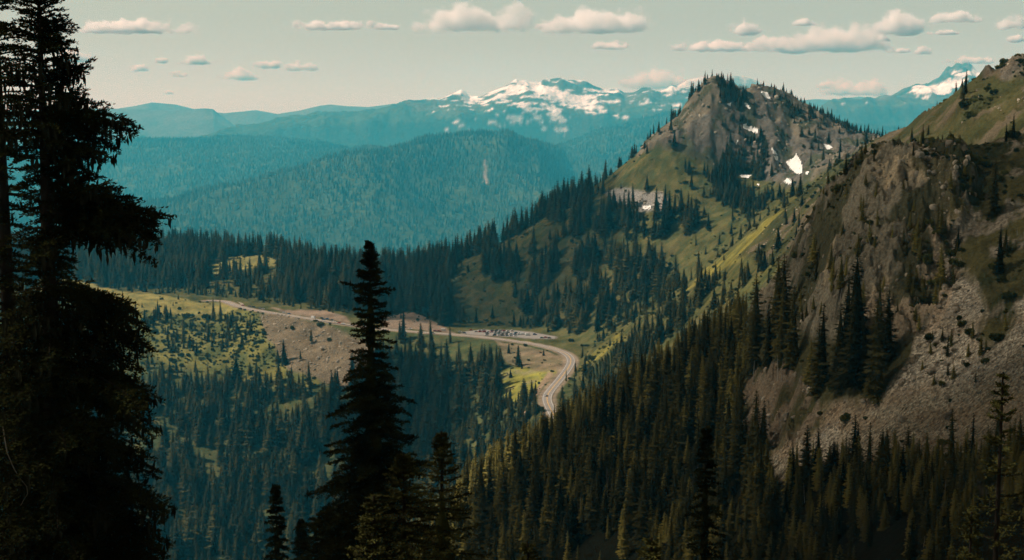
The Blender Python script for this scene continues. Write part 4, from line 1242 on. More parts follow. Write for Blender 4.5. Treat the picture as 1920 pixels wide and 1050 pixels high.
def needle_sprays(S, D, Lt, step, nl, rng, up):
    """short needle clumps along straight twigs starting at S, direction D, length Lt"""
    cnt = np.maximum(2, (Lt / step).astype(int))
    i = np.repeat(np.arange(len(S)), cnt)
    k = np.arange(len(i)) - np.repeat(np.cumsum(cnt) - cnt, cnt)
    s = (k + rng.random(len(i))) / cnt[i]
    p = S[i] + D[i] * (Lt[i] * s)[:, None]
    p[:, 2] -= 0.12 * Lt[i] * s * s
    side = np.cross(D[i], up); side /= np.linalg.norm(side, axis=1, keepdims=True) + 1e-9
    out = []
    for q in range(3):
        sg = (-1, 1, 0)[q]
        d = D[i] * 0.75 + side * (sg * 0.8) + rng.normal(0, 0.22, p.shape)
        if q == 2:
            d[:, 2] += 0.45
        d /= np.linalg.norm(d, axis=1, keepdims=True)
        ln = nl * rng.uniform(0.7, 1.3, len(p))
        u = rng.normal(0, 1, p.shape) * 0.5 + np.array([[0, 0, 1.0]])
        out.append(kites(p, p + d * ln[:, None], 0.22 * ln, u))
    return merge(out)


def near_fir(label, px, top, d, prof, seed, gap=0.34, nb=6, twig=0.10, step=0.05, nl=0.1, droop=0.35, tip_up=0.12, explicit=(), moss=0.0, thick=1.0, lean=(0, 0), group=None, dens=1.0, low=1090, core=0.22, fill=0, mat=None):
    """prof: list of (photo row, half width in photo columns)"""
    rng = np.random.default_rng(seed)
    T = at(px, top, d)
    x0, y0 = T[0] - lean[0], T[1] - lean[1]
    zb = ground_z(x0, y0)
    H = T[2] - zb
    mpp = d / F
    rows = np.array([p[0] for p in prof], float); half = np.array([p[1] for p in prof], float) * mpp
    zrow = np.array([at(px, r, d)[2] for r in rows])
    root = bpy.data.objects.new('fir_tree', None)
    root.location = (float(x0), float(y0), float(zb))
    link(root); tag(root, label, 'fir tree', group)
    org = np.array([x0, y0, zb])
    axis = lambda z: np.stack([lean[0] * (z - zb) / H + 0 * z, lean[1] * (z - zb) / H + 0 * z, z - zb], -1)
    zz = np.linspace(zb - 0.5, T[2], 24)
    tr_ = 0.028 * thick * np.maximum(T[2] - zz, 0) * 0.55 + 0.018
    link(bpy.data.objects.new('trunk', mesh_np('trunk', *tube(axis(zz), tr_, 9), [M_BARK_NEAR], smooth=True)), root)
    wood, sprays, moss_parts = [], [], []
    zlow = at(px, low, d)[2]
    z = T[2] - 0.12
    branches = []
    while z > max(zlow, zb + 0.4):
        rad = float(np.interp(-z, -zrow, half))
        g = gap * (0.45 + 0.55 * min(1, (T[2] - z) / (6 * gap + 0.5)))
        k = max(3, int(round(nb * dens * rng.uniform(0.75, 1.25))))
        ph0 = rng.uniform(0, 6.28)
        for j in range(k):
            ph = ph0 + j * 6.283 / k + rng.uniform(-0.35, 0.35)
            L = rad * rng.uniform(0.62, 1.12)
            zo = z + rng.uniform(-0.5, 0.5) * g
            up = 0.55 * max(0, 1 - (T[2] - z) / (0.25 * H + 0.1)) + 0.12
            dr = droop * min(1, (T[2] - z) / (0.3 * H)) + rng.uniform(-0.08, 0.1)
            s = np.linspace(0, 1, 9)
            P = axis(np.full(9, zo)) + np.stack([math.cos(ph) * L * s, math.sin(ph) * L * s, L * (up * s - (dr + up * 0.5) * s * s + tip_up * s ** 3)], -1)
            branches.append((P, L))
        z -= g * rng.uniform(0.8, 1.2)
    more = []
    for (ys, tx, ty, dy, sag) in explicit:
        for q in range(fill):
            more.append((ys + rng.uniform(-16, 16), tx - abs(rng.normal(0, 22)) - 4, ty + rng.normal(4, 13), dy + rng.uniform(-0.7, 0.7), sag + rng.uniform(-0.05, 0.05)))
    for (ys, tx, ty, dy, sag) in list(explicit) + more:
        a = axis(np.array([at(px, ys, d)[2]]))[0]
        b = at(tx, ty, d + dy) - org
        L = np.linalg.norm(b - a)
        s = np.linspace(0, 1, 12)[:, None]
        P = a + (b - a) * s
        P[:, 2] += (L * sag * (4 * s * (1 - s)))[:, 0] * 0.5
        P[:, 1] += (0.06 * L * np.sin(s * 5 + seed))[:, 0]
        branches.append((P, L))
    for P, L in branches:
        n = len(P)
        wood.append(tube(P, np.linspace(0.012 * L + 0.012, 0.006, n), 4))
        s0 = min(0.35, 0.25 / max(L, 0.3))
        m_ = max(3, int(L * (1 - s0) / twig))
        ss = np.repeat(np.linspace(s0, 0.99, m_), 2) + rng.uniform(-0.02, 0.02, 2 * m_)
        ss = np.clip(ss, 0, 1)
        q = np.stack([np.interp(ss, np.linspace(0, 1, n), P[:, k]) for k in range(3)], 1)
        Tn = np.gradient(P, axis=0)
        t = np.stack([np.interp(ss, np.linspace(0, 1, n), Tn[:, k]) for k in range(3)], 1)
        t /= np.linalg.norm(t, axis=1, keepdims=True) + 1e-9
        side = np.cross(t, [0, 0, 1.0]); side /= np.linalg.norm(side, axis=1, keepdims=True) + 1e-9
        sg = np.tile([1, -1], m_)[:, None]
        dd = t * rng.uniform(0.45, 0.9, (2 * m_, 1)) + side * sg * 0.8
        dd[:, 2] += rng.normal(-0.12, 0.22, 2 * m_)
        dd /= np.linalg.norm(dd, axis=1, keepdims=True)
        lt = (0.40 * L * (1 - ss) ** 0.8 + 0.09) * rng.uniform(0.55, 1.15, 2 * m_)
        lt = np.minimum(lt, 0.75)
        sprays.append(needle_sprays(q, dd, lt, step, nl, rng, np.array([0, 0, 1.0])))
        # needles on the branch itself and its tip
        seglen = np.linalg.norm(np.diff(P, axis=0), axis=1)
        sprays.append(needle_sprays(P[:-1], np.diff(P, axis=0) / seglen[:, None], seglen, step, nl, rng, np.array([0, 0, 1.0])))
        if moss and L > 0.7:
            km = rng.poisson(moss * L * 9)
            if km:
                u_ = rng.uniform(0.15, 1.0, km)
                p0 = np.stack([np.interp(u_, np.linspace(0, 1, n), P[:, k]) for k in range(3)], 1) + rng.normal(0, 0.06, (km, 3))
                ln = rng.uniform(0.08, 0.42, km) * rng.uniform(0.5, 1, km)
                p1 = p0.copy(); p1[:, 2] -= ln; p1[:, 0] += rng.normal(0, 0.03, km)
                moss_parts.append(kites(p0, p1, 0.018 + 0.06 * ln, np.tile([[0.3, 1.0, 0]], (km, 1))))
    if core:
        cz = np.linspace(T[2] - 0.5, max(zlow, zb + 0.3), 40)
        cr_ = core * np.interp(-cz, -zrow, half) * rng.uniform(0.55, 1.25, 40) * np.clip((T[2] - cz - 1.0) / 2.0, 0, 1)
        sprays.append(tube(axis(cz), np.maximum(cr_, 0.02), 9))
    link(bpy.data.objects.new('limbs', mesh_np('limbs', *merge(wood), [M_BARK_NEAR])), root)
    link(bpy.data.objects.new('crown', mesh_np('crown', *merge(sprays), [mat or M_FIR_NEAR])), root)
    if moss_parts:
        link(bpy.data.objects.new('hanging_lichen', mesh_np('hanging_lichen', *merge(moss_parts), [M_LICHEN])), root)
    return root


M_LICHEN = simple_mat('hanging_lichen', (0.02, 0.02, 0.012), 0.95, 0.0)
left_fir = near_fir('black fir at the left edge of the photo with long bare-tipped branches and hanging lichen', 70, -60, 26,
         [(-60, 14), (0, 46), (50, 62), (100, 72), (140, 90), (200, 100), (260, 110), (300, 75), (340, 52), (380, 60), (430, 62), (470, 52), (520, 48), (560, 80), (620, 120), (700, 130), (800, 140), (900, 150), (1050, 165), (1200, 180)],
         301, 0.22, 7, 0.085, 0.045, 0.075, 0.3, 0.1,
         [(30, 128, 58, 0.2, .05), (70, 122, 85, -.3, .0), (150, 174, 112, 0, -.05), (150, 135, 150, .4, .02), (190, 142, 176, .2, 0), (262, 163, 168, 0, -.22), (250, 163, 180, .3, -.2), (225, 262, 238, 0, .10), (238, 232, 262, .5, .12), (230, 205, 200, -.3, -.1),
          (275, 200, 292, 0, .08), (290, 196, 300, .5, .1), (300, 165, 318, .3, .1), (340, 150, 312, 0, .0), (350, 190, 330, .3, .0), (380, 228, 352, -.3, .1), (385, 260, 370, .2, .1), (390, 322, 404, 0, .10), (395, 300, 430, .5, .13), (400, 300, 452, -.4, .18), (405, 250, 462, .3, .16), (410, 290, 418, -.2, .1), (415, 205, 455, 0, .12),
          (430, 150, 448, -.6, .1), (470, 108, 450, -.8, .0), (450, 104, 462, -.4, .05), (480, 145, 524, 0, .10), (520, 125, 552, .2, .15), (540, 90, 560, -.5, .1),
          (545, 262, 588, 0, .12), (560, 285, 622, .2, .14), (590, 290, 655, -.3, .14), (620, 270, 692, .4, .14), (680, 302, 745, 0, .14), (700, 285, 772, -.5, .14), (730, 300, 805, .3, .14), (790, 272, 845, 0, .14), (830, 300, 880, .5, .12), (880, 326, 950, 0, .14), (920, 305, 975, -.4, .14), (970, 322, 1015, 0, .12), (1010, 315, 1055, .3, .1)],
         moss=1.1, thick=1.3, core=0.0, fill=3)
M_TWIG = simple_mat('bare_twig', (0.15, 0.12, 0.09), 0.9, 0.1, noise=0.5, nscale=9)
twig = np.array([at(px, py, 25.2) for px, py in ((6, 800), (9, 822), (14, 850), (26, 878), (36, 895), (50, 912), (62, 916))]) - np.array(left_fir.location)
twig2 = np.array([at(px, py, 25.2) for px, py in ((50, 912), (52, 926), (44, 938), (39, 948))]) - np.array(left_fir.location)
link(bpy.data.objects.new('bare_twig', mesh_np('bare_twig', *merge([tube(twig, np.linspace(0.012, 0.006, 7), 5), tube(twig2, np.linspace(0.008, 0.004, 4), 5)]), [M_TWIG])), left_fir)
near_fir('black fir with a second leader cut by the left edge of the photo', -12, -90, 28,
         [(-90, 10), (0, 34), (60, 48), (130, 70), (200, 85), (300, 80), (460, 70), (600, 130), (1050, 200), (1200, 210)], 302, 0.3, 6, 0.09, 0.05, 0.08, 0.3, 0.1, moss=0.5, thick=1.1, core=0.0)
near_fir('tall dark fir with a pointed top standing alone before the road, largest in the middle', 693, 454, 55,
         [(454, 1), (468, 5), (480, 9), (500, 17), (520, 22), (535, 26), (545, 46), (556, 50), (566, 30), (580, 28), (600, 40), (625, 46), (650, 38), (670, 46), (690, 60), (720, 54), (745, 82), (770, 92), (790, 70), (820, 92), (860, 108), (890, 100), (930, 128), (980, 138), (1050, 150), (1200, 170)],
         303, 0.40, 8, 0.11, 0.07, 0.13, 0.34, 0.16, thick=1.0)
near_fir('young fir with thin upright leader and open branches right of the tall middle fir', 828, 808, 34,
         [(808, 3), (830, 12), (860, 20), (900, 46), (940, 66), (1000, 84), (1060, 96), (1200, 110)], 304, 0.24, 5, 0.09, 0.05, 0.075, 0.2, 0.25, [(872, 838, 826, 0, 0)], dens=0.9, mat=M_FIR_YOUNG)
near_fir('young yellow-green fir in front of the right side of the tall middle fir', 757, 848, 30,
         [(848, 3), (870, 14), (900, 30), (950, 48), (1000, 60), (1060, 75), (1200, 90)], 305, 0.24, 5, 0.09, 0.055, 0.08, 0.2, 0.2, mat=M_FIR_YOUNG)
near_fir('small young fir at the bottom edge below the tall middle fir', 701, 930, 22,
         [(930, 3), (950, 12), (980, 26), (1010, 36), (1060, 52), (1200, 80)], 306, 0.2, 5, 0.07, 0.045, 0.065, 0.2, 0.2, mat=M_FIR_YOUNG)
near_fir('slender dark fir at the bottom edge left of the tall middle fir', 517, 912, 85,
         [(912, 3), (940, 10), (980, 16), (1010, 22), (1060, 26), (1200, 40)], 307, 0.5, 6, 0.2, 0.11, 0.19, 0.4, 0.1)
near_fir('low broad black fir at the bottom edge beside the slender one', 612, 962, 60,
         [(962, 6), (980, 30), (1010, 55), (1050, 75), (1200, 90)], 308, 0.4, 6, 0.14, 0.08, 0.14, 0.3, 0.1)
near_fir('tiny dark fir top at the bottom edge nearest the slender fir', 565, 980, 110,
         [(980, 3), (1010, 10), (1050, 16), (1200, 24)], 309, 0.5, 6, 0.22, 0.12, 0.22, 0.4, 0.1)
near_fir('thin open fir with brown-tipped branches at the lower right edge', 1881, 697, 30,
         [(697, 3), (730, 9), (765, 22), (800, 18), (830, 26), (880, 34), (930, 60), (980, 70), (1050, 85), (1200, 95)], 310, 0.34, 4, 0.13, 0.06, 0.075, 0.1, 0.25, dens=0.7, core=0.0, thick=0.7, mat=M_FIR_YOUNG)
near_fir('dark slender fir rising from the shaded slope near the bottom right', 1324, 800, 62,
         [(800, 3), (840, 10), (880, 18), (940, 28), (1000, 38), (1060, 44), (1200, 60)], 311, 0.42, 5, 0.16, 0.09, 0.15, 0.35, 0.12)
near_fir('lowest yellowish fir tip at the bottom edge, right of centre', 1222, 1008, 24, [(1008, 3), (1030, 14), (1060, 26), (1200, 60)], 312, 0.2, 4, 0.08, 0.05, 0.07, 0.15, 0.2, mat=M_FIR_YOUNG)
near_fir('yellowish fir tip at the bottom edge below the road bend', 990, 1016, 26, [(1016, 3), (1035, 10), (1060, 20), (1200, 60)], 313, 0.2, 4, 0.08, 0.05, 0.07, 0.15, 0.2, mat=M_FIR_YOUNG)
near_fir('thin fir tip in the bottom right corner', 1822, 960, 27, [(960, 3), (990, 10), (1030, 24), (1060, 34), (1200, 60)], 314, 0.30, 4, 0.12, 0.06, 0.07, 0.1, 0.25, dens=0.7, core=0.0, thick=0.7, mat=M_FIR_YOUNG)

# ------------------------------------------------------------------ shrubs, stones, dead trees, snow patches
def blob_mesh(name, seed, n=10, m=14, rough=0.35, squash=0.75, mat=None, flat=True):
    rng = np.random.default_rng(seed)
    th = np.linspace(0.02, math.pi - 0.02, n)[:, None]; ph = np.arange(m)[None, :] * 2 * math.pi / m
    d = np.stack([np.sin(th) * np.cos(ph), np.sin(th) * np.sin(ph), np.cos(th) + 0 * ph], -1).reshape(-1, 3)
    r = np.ones(len(d))
    for _ in range(9):                                  # cut by random planes: facets of broken stone
        nrm = rng.normal(0, 1, 3); nrm /= np.linalg.norm(nrm)
        c = rng.uniform(0.55, 0.85)
        pr = d @ nrm
        r = np.where(pr > 0.05, np.minimum(r, c / np.maximum(pr, 0.05)), r)
    v = d * r[:, None] * (1 + rough * 0.15 * rng.normal(0, 1, len(d)))[:, None]
    v *= np.array([1, rng.uniform(0.65, 1), squash])
    i = np.arange(n * m).reshape(n, m)
    f = np.stack([i[:-1], i[1:], np.roll(i, -1, 1)[1:], np.roll(i, -1, 1)[:-1]], -1).reshape(-1, 4)
    return mesh_np(name, v, f, [mat])


def shrub_mesh(name, seed, mat):
    rng = np.random.default_rng(seed)
    parts = []
    n = 420
    lob = rng.uniform(-0.55, 0.55, (7, 3)) * [1, 1, 0.35] + [0, 0, 0.4]
    k = rng.integers(0, 7, n)
    d = rng.normal(0, 1, (n, 3)); d[:, 2] = np.abs(d[:, 2]) * 0.8; d /= np.linalg.norm(d, axis=1, keepdims=True)
    p = lob[k] + d * 0.33 * rng.uniform(0.6, 1.05, (n, 1))
    e = d * 0.6 + rng.normal(0, 0.5, (n, 3)) + [0, 0, 0.5]
    e /= np.linalg.norm(e, axis=1, keepdims=True)
    parts.append(kites(p, p + e * rng.uniform(0.12, 0.26, (n, 1)), rng.uniform(0.04, 0.08, n), rng.normal(0, 1, (n, 3)) + [0, 0, 1.0]))
    for q in lob:
        a = rng.normal(0, 1, (60, 3)); a /= np.linalg.norm(a, axis=1, keepdims=True)
        parts.append(kites(q + a * 0.05, q + a * 0.33, np.full(60, 0.14), rng.normal(0, 1, (60, 3))))
    Vv, Fv = merge(parts)
    Vv[:, 2] = np.maximum(Vv[:, 2], -0.1)
    return mesh_np(name, Vv, Fv, [mat])


def single_on_ground(name, me, px, py, d, size, label, cat, group=None, sq=1.0, lift=0.0):
    p = at(px, py, d)
    c = int(np.clip(np.searchsorted(U, p[0] / p[1]), 1, NCOL - 1))
    rows = np.nonzero(HORIZ[:, c] <= GZ[:, c] / GY[:, c] + 1e-9)[0]
    pr = project(GX[rows, c], GY[rows, c], GZ[rows, c])[1]
    r = rows[int(np.argmin(np.abs(pr - py) + 0.02 * np.abs(GY[rows, c] - d)))]
    o = bpy.data.objects.new(name, me)
    o.location = (float(GX[r, c]), float(GY[r, c]), float(GZ[r, c] + lift * size))
    o.rotation_euler = (0, 0, px * 1.7)
    o.scale = (size, size, size * sq)
    link(o); tag(o, label, cat, group)
    return o


SHRUB = [shrub_mesh('shrub', 401 + i, M_SHRUB) for i in range(3)]
STONE = [blob_mesh('boulder', 411 + i, mat=M_ROCK) for i in range(4)]
shrub_src, stone_src = [], []
for i, (px, py, d, s, lab) in enumerate([
        (1802, 612, 352, 1.7, 'round dark shrub on the upper talus below the gully'), (1795, 598, 352, 1.2, 'small round shrub on the upper talus above the larger one'),
        (1588, 782, 366, 1.5, 'low dark bush at the lower edge of the stand on the talus'), (1622, 786, 366, 0.9, 'smallest dark bush at the lower edge of the stand on the talus'),
        (1745, 640, 366, 1.9, 'round dark bush at the left edge of the upper talus'), (1890, 560, 338, 2.0, 'broad dark bush on the grass strip right of the talus'),
        (1868, 640, 338, 2.2, 'wide bush above the open stones near the right edge'), (548, 616, 1800, 5.0, 'large round bush on top of the pale scree below the road'),
        (600, 612, 1760, 5.5, 'biggest round green bush on top of the pale scree below the road'), (618, 640, 1745, 4.0, 'green bush on the right side of the pale scree')]):
    o = single_on_ground('shrub', SHRUB[i % 3], px, py, d, s, lab, 'shrub')
    if i < 3: shrub_src.append([o])
for i, (px, py, d, s, lab) in enumerate([
        (1690, 790, 345, 1.5, 'largest pale boulder in the middle of the talus'), (1775, 785, 342, 1.9, 'long flat boulder on the right part of the talus'), (1640, 850, 330, 1.1, 'pale boulder low on the talus'),
        (1830, 800, 335, 1.6, 'boulder on the talus near the right edge'), (1600, 650, 1745, 4.0, 'x')]):
    if lab == 'x': continue
    o = single_on_ground('boulder', STONE[i % 4], px, py, d, s, lab, 'boulder', None, 0.8, 0.15)
    stone_src.append([o])
single_on_ground('boulder', STONE[1], 605, 652, 1740, 5.0, 'dark block of rock half way down the pale scree below the road', 'boulder', None, 0.8, 0.1)

rng = np.random.default_rng(77)
sd = np.zeros(GX.shape)
sd[MASK['meadow_upper'] | ((seg >= 8.3) & (seg < 10) & (PX0 < 620) & (PY0 < 740))] = 0.035
sd[(seg >= 8) & (seg < 10) & (PX0 < 1060) & (PY0 >= 690) & (GX < 60)] = 0.010
z = (seg >= 7.6) & (seg < 10.4) & (PX0 >= 1060); sd[z] = (0.022 * smooth(-0.15, 0.25, nB) + 0.002)[z]
sd[bright] = (0.05 * smooth(-0.05, 0.25, nB + 0.4 * nz4) + 0.003)[bright]
z = (seg >= 10.8) & (seg < 15); sd[z] = (0.016 * smooth(0.0, 0.3, nB) + 0.0012)[z]
z = MASK['buttress']; sd[z] = (0.12 * smooth(0.0, 0.2, nA * 0.6 + nB * 0.6))[z]
z = A & ~bare & (PX0 > 1500) & (PY0 < 640); sd[z] = (0.06 * smooth(-0.05, 0.3, nB) + 0.006)[z]
z = MASK['talus']; sd[z] = (0.004 + 0.05 * smooth(0.15, 0.35, nB + nz2) * (tedge < 0.9))[z]
z = A & (tp['talus_clump'] | tp['stand']); sd[z] = 0.05
z = MASK['peak']; sd[z] = (0.012 * smooth(0.0, 0.25, nB))[z]
z = MASK['meadow_low'] | MASK['cut_side']; sd[z] = 0.0025
sd[MASK['scree']] = 0.0004
z = MASK['strip'] | MASK['meadow_left']; sd[z] = 0.0012
sd[SNOWY] = 0; sd[rd < 9] = 0; sd[lotd < 4] = 0
SPOS, sr, sc_ = scatter(sd, rng)
ssz = np.where(SPOS[:, 1] < 700, 0.8, 1.5) * np.exp(rng.normal(0, 0.45, len(SPOS)))
ok = seen(SPOS, sr, sc_, ssz * 1.2, 0.001)
SPOS, ssz = SPOS[ok], ssz[ok]
scatter_object('scrub', SPOS, ssz * rng.uniform(0.8, 1.3, len(ssz)), rng.uniform(0, 6.28, len(ssz)), rng.integers(0, 3, len(ssz)), shrub_src, rng.uniform(0.8, 1.25, len(ssz)))
td = np.zeros(GX.shape)
tsoft = soften(MASK['talus'], 14)
td += (0.10 + 0.7 * smooth(-0.1, 0.35, nz4 + 0.5 * nz1)) * tsoft * smooth(-0.5, 0.3, nB + 1.6 * (tsoft - 0.5)) * (seg < 6.6)
td[MASK['gully']] = 0.3
td[MASK['ledge']] = 0.1
td[MASK['scree']] = 0.045
td[MASK['peak_talus']] = 0.04
TPO, r_, c_ = scatter(td, rng, 0)
tsz = np.where(TPO[:, 1] < 700, 0.20 + 0.10 * smooth(-0.2, 0.3, nz4[r_, c_]), 0.75) * np.exp(rng.normal(0, 0.7, len(TPO)))
tsz = np.minimum(tsz, np.where(TPO[:, 1] < 700, 1.7, 2.2))
scatter_object('talus_stones', TPO, tsz, rng.uniform(0, 6.28, len(tsz)), rng.integers(0, 4, len(tsz)), stone_src, rng.uniform(0.8, 1.3, len(tsz)))
# outcrops: angular rock standing out of the cliffs
od = np.zeros(GX.shape)
od[MASK['buttress']] = (0.34 * smooth(-0.2, 0.2, nz4) + 0.03)[MASK['buttress']]
od[MASK['ledge']] = 0.12
od[MASK['peak']] = 0.010 * smooth(-0.25, 0.2, nz4)[MASK['peak']]
z = bright; od[z] = 0.03 * smooth(0.0, 0.2, nz4)[z]
od[crag > 0.35] = 0.05
od[SNOWY] = 0
OPO, r_, c_ = scatter(od, rng, 0)
osz = np.where(OPO[:, 1] < 600, 0.5, np.where(OPO[:, 1] < 1250, 0.6, 1.5)) * np.exp(rng.normal(0, 0.55, len(OPO)))
osz = np.minimum(osz, np.where(OPO[:, 1] < 1250, 1.3, 3.2))
scatter_object('rock_outcrops', OPO - np.c_[0 * osz, 0 * osz, osz * 0.3], osz * rng.uniform(1.0, 1.8, len(osz)), rng.uniform(0, 6.28, len(osz)), rng.integers(0, 4, len(osz)), stone_src, rng.uniform(0.5, 1.0, len(osz)), 0.3)
print('scrub', len(ssz), 'stones', len(tsz))

DEAD = [trunk_mesh('dead_trunk', 431 + i, 10, 0.17, 0, M_DEADWOOD, 26) for i in range(3)]
for i, (px, py, d, hp, tilt, lab) in enumerate([
        (1411, 718, 430, 46, 0.05, 'bleached dead trunk left of the small rock ledge'), (1457, 716, 420, 50, -0.03, 'bleached dead trunk above the small rock ledge'), (1463, 716, 420, 42, 0.06, 'second bleached dead trunk above the small rock ledge'),
        (1540, 818, 352, 44, 0.35, 'pale leaning dead trunk at the left edge of the talus'), (1696, 735, 368, 26, 0.25, 'pale leaning dead trunk beside the bushes on the talus'), (1371, 712, 470, 24, 0.3, 'short leaning dead trunk in the shaded trees left of the ledge'),
        (1907, 440, 400, 14, 0.0, 'short pale stump on the grass at the right edge'), (1632, 470, 440, 30, -0.3, 'pale leaning snag on the rock buttress'), (1665, 380, 440, 34, 0.1, 'pale snag high on the rock buttress'), (1575, 560, 420, 28, 0.1, 'pale snag low on the rock buttress'),
        (991, 628, 1640, 13, 0.42, 'leaning pale pole behind the parked cars')]):
    o = single_on_ground('dead_tree', DEAD[i % 3], px, py, d, hp * d / F / 10, lab, 'dead tree')
    o.rotation_euler = (0.0, tilt, 0.0)

dk = np.nonzero(rest & (rng.random(len(TH)) < 0.03))[0]
dead_src = [[next(o for o in SC.objects if o.data == dm)] for dm in DEAD]
scatter_object('standing_deadwood', TPOS[dk] + np.c_[rng.uniform(1, 2.5, len(dk)), rng.uniform(-3, -1, len(dk)), np.zeros(len(dk))], np.clip(TH[dk] * rng.uniform(0.45, 0.95, len(dk)), 4, 26) / 10, TROT[dk], rng.integers(0, 3, len(dk)), dead_src, np.full(len(dk), 0.8), 0.09)
# old snow lying in the hollows: sheets cut to shape from the ground they lie on
QX, QY = project(GX, GY, GZ)
vis_v = GZ / GY >= HORIZ - 0.0008
fxc = lambda G: 0.25 * (G[:-1, :-1] + G[1:, :-1] + G[:-1, 1:] + G[1:, 1:])
jx, jy = warp(fxc(QX), fxc(QY), 2.5, 9, 301)
jx, jy = 0.35 * jx + 0.65 * fxc(QX), 0.35 * jy + 0.65 * fxc(QY)
cellok = (fxc(SS) > 11.5) & (fxc(SS) < 15.3) & vis_v[:-1, :-1]
for poly, lab in PATCH:
    rr, cc = np.nonzero(in_poly(jx, jy, poly) & cellok)
    if len(rr) == 0:
        print('no snow', lab); continue
    ids = np.stack([rr * NCOL + cc, rr * NCOL + cc + 1, (rr + 1) * NCOL + cc + 1, (rr + 1) * NCOL + cc], 1)
    un, inv = np.unique(ids, return_inverse=True)
    vv = np.stack([GX, GY, GZ], -1).reshape(-1, 3)[un] + [0, -0.5, 0.9]
    o = bpy.data.objects.new('snow_patch', mesh_np('snow_patch', vv, inv.reshape(-1, 4), [M_SNOW], smooth=True))
    link(o); tag(o, lab, 'snow patch')

# ------------------------------------------------------------------ road, markings, parked vehicles
def ribbon(name, path, o0, o1, z, mat, parent=None):
    t = np.gradient(path, axis=0); t /= np.linalg.norm(t, axis=1, keepdims=True)
    nrm = np.stack([-t[:, 1], t[:, 0]], 1)
    a, b = path + nrm * o0, path + nrm * o1
    n = len(path)
    Vv = np.concatenate([np.c_[a, np.full(n, z)], np.c_[b, np.full(n, z)]])
    i = np.arange(n - 1)
    return link(bpy.data.objects.new(name, mesh_np(name, Vv, np.stack([i, i + n, i + n + 1, i + 1], 1), [mat])), parent)


road = tag(ribbon('road', ROAD, -4.4, 4.4, ROAD_Z, M_ASPHALT), kind='structure')
for o0, o1 in ((-3.65, -3.42), (3.42, 3.65)):
    ribbon('edge_line', ROAD, o0, o1, ROAD_Z + 0.02, M_WHITE_LINE, road)
for o0, o1 in ((-0.32, -0.1), (0.1, 0.32)):
    ribbon('centre_line', ROAD, o0, o1, ROAD_Z + 0.02, M_YELLOW_LINE, road)
lot_v = np.array([(x, y, ROAD_Z - 0.02) for x, y in LOT])
lot_c = lot_v.mean(0)
n = len(lot_v)
tag(link(bpy.data.objects.new('car_park', mesh_np('car_park', np.vstack([lot_v, lot_c]), np.array([(i, (i + 1) % n, n) for i in range(n)]), [M_ASPHALT]))), kind='structure')
# the spur track and turnout at the far end of the road
TRACK = smooth_path(np.stack([on_level(a, b, ROAD_Z)[:2] for a, b in [(388, 560), (420, 560.5), (440, 562), (452, 567), (456, 572), (450, 575)]]), 4)
tag(ribbon('gravel_track', TRACK, -2.0, 2.0, ROAD_Z + 0.05, M_GRAVEL), kind='structure')
# low stone parapet on the outer side of the road above the scree
M_WALL = simple_mat('stone_wall', (0.15, 0.14, 0.13), 0.95, 0.1, noise=0.5, nscale=0.8)
t = np.gradient(ROAD, axis=0); t /= np.linalg.norm(t, axis=1, keepdims=True)
nrm = np.stack([-t[:, 1], t[:, 0]], 1)
qx, _ = project(ROAD[:, 0], ROAD[:, 1], np.full(len(ROAD), ROAD_Z))
k = np.nonzero((qx > 612) & (qx < 720) & (ROAD[:, 1] > 1600))[0]
wpath = ROAD[k]; wn_ = nrm[k]
sgn = -1 if (wn_[0] @ np.array([0, 1.0])) > 0 else 1
prof = [(4.8, 0.7), (5.3, 0.7), (5.9, -9.0), (4.8, -9.0)]
Vv = np.concatenate([np.c_[wpath + wn_ * sgn * o, np.full(len(k), ROAD_Z + h)] for o, h in prof])
m_ = len(k); i = np.arange(m_ - 1)
fs = np.concatenate([np.stack([i + a * m_, i + 1 + a * m_, i + 1 + ((a + 1) % 4) * m_, i + ((a + 1) % 4) * m_], 1) for a in range(4)])
wall = link(bpy.data.objects.new('retaining_wall', mesh_np('retaining_wall', Vv, fs, [M_WALL])))
tag(wall, 'dark stone retaining wall under the road beside the scree', 'wall')

PAINTS = {'white': (0.75, 0.74, 0.72), 'silver': (0.42, 0.42, 0.42), 'black': (0.02, 0.02, 0.022), 'red': (0.32, 0.025, 0.02), 'blue': (0.03, 0.09, 0.22), 'grey': (0.13, 0.13, 0.135), 'teal': (0.05, 0.16, 0.17)}
M_CAR = {k: simple_mat(k + '_car_paint', c, 0.3, 0.5) for k, c in PAINTS.items()}
M_GLASS = simple_mat('car_glass', (0.015, 0.018, 0.02), 0.1, 0.6)
M_TYRE = simple_mat('tyre_rubber', (0.02, 0.02, 0.02), 0.9, 0.1)


def loft(sections):
    """closed hull through rectangular sections (x, half width, z0, z1)"""
    Vv, Fv = [], []
    for x, w, z0, z1 in sections:
        Vv += [(x, -w, z0), (x, w, z0), (x, w * 0.97, z1), (x, -w * 0.97, z1)]
    m = len(sections)
    for i in range(m - 1):
        a, b = i * 4, i * 4 + 4
        for j in range(4):
            Fv.append((a + j, a + (j + 1) % 4, b + (j + 1) % 4, b + j))
    Fv += [(3, 2, 1, 0), (m * 4 - 4, m * 4 - 3, m * 4 - 2, m * 4 - 1)]
    return np.array(Vv, float), np.array(Fv)


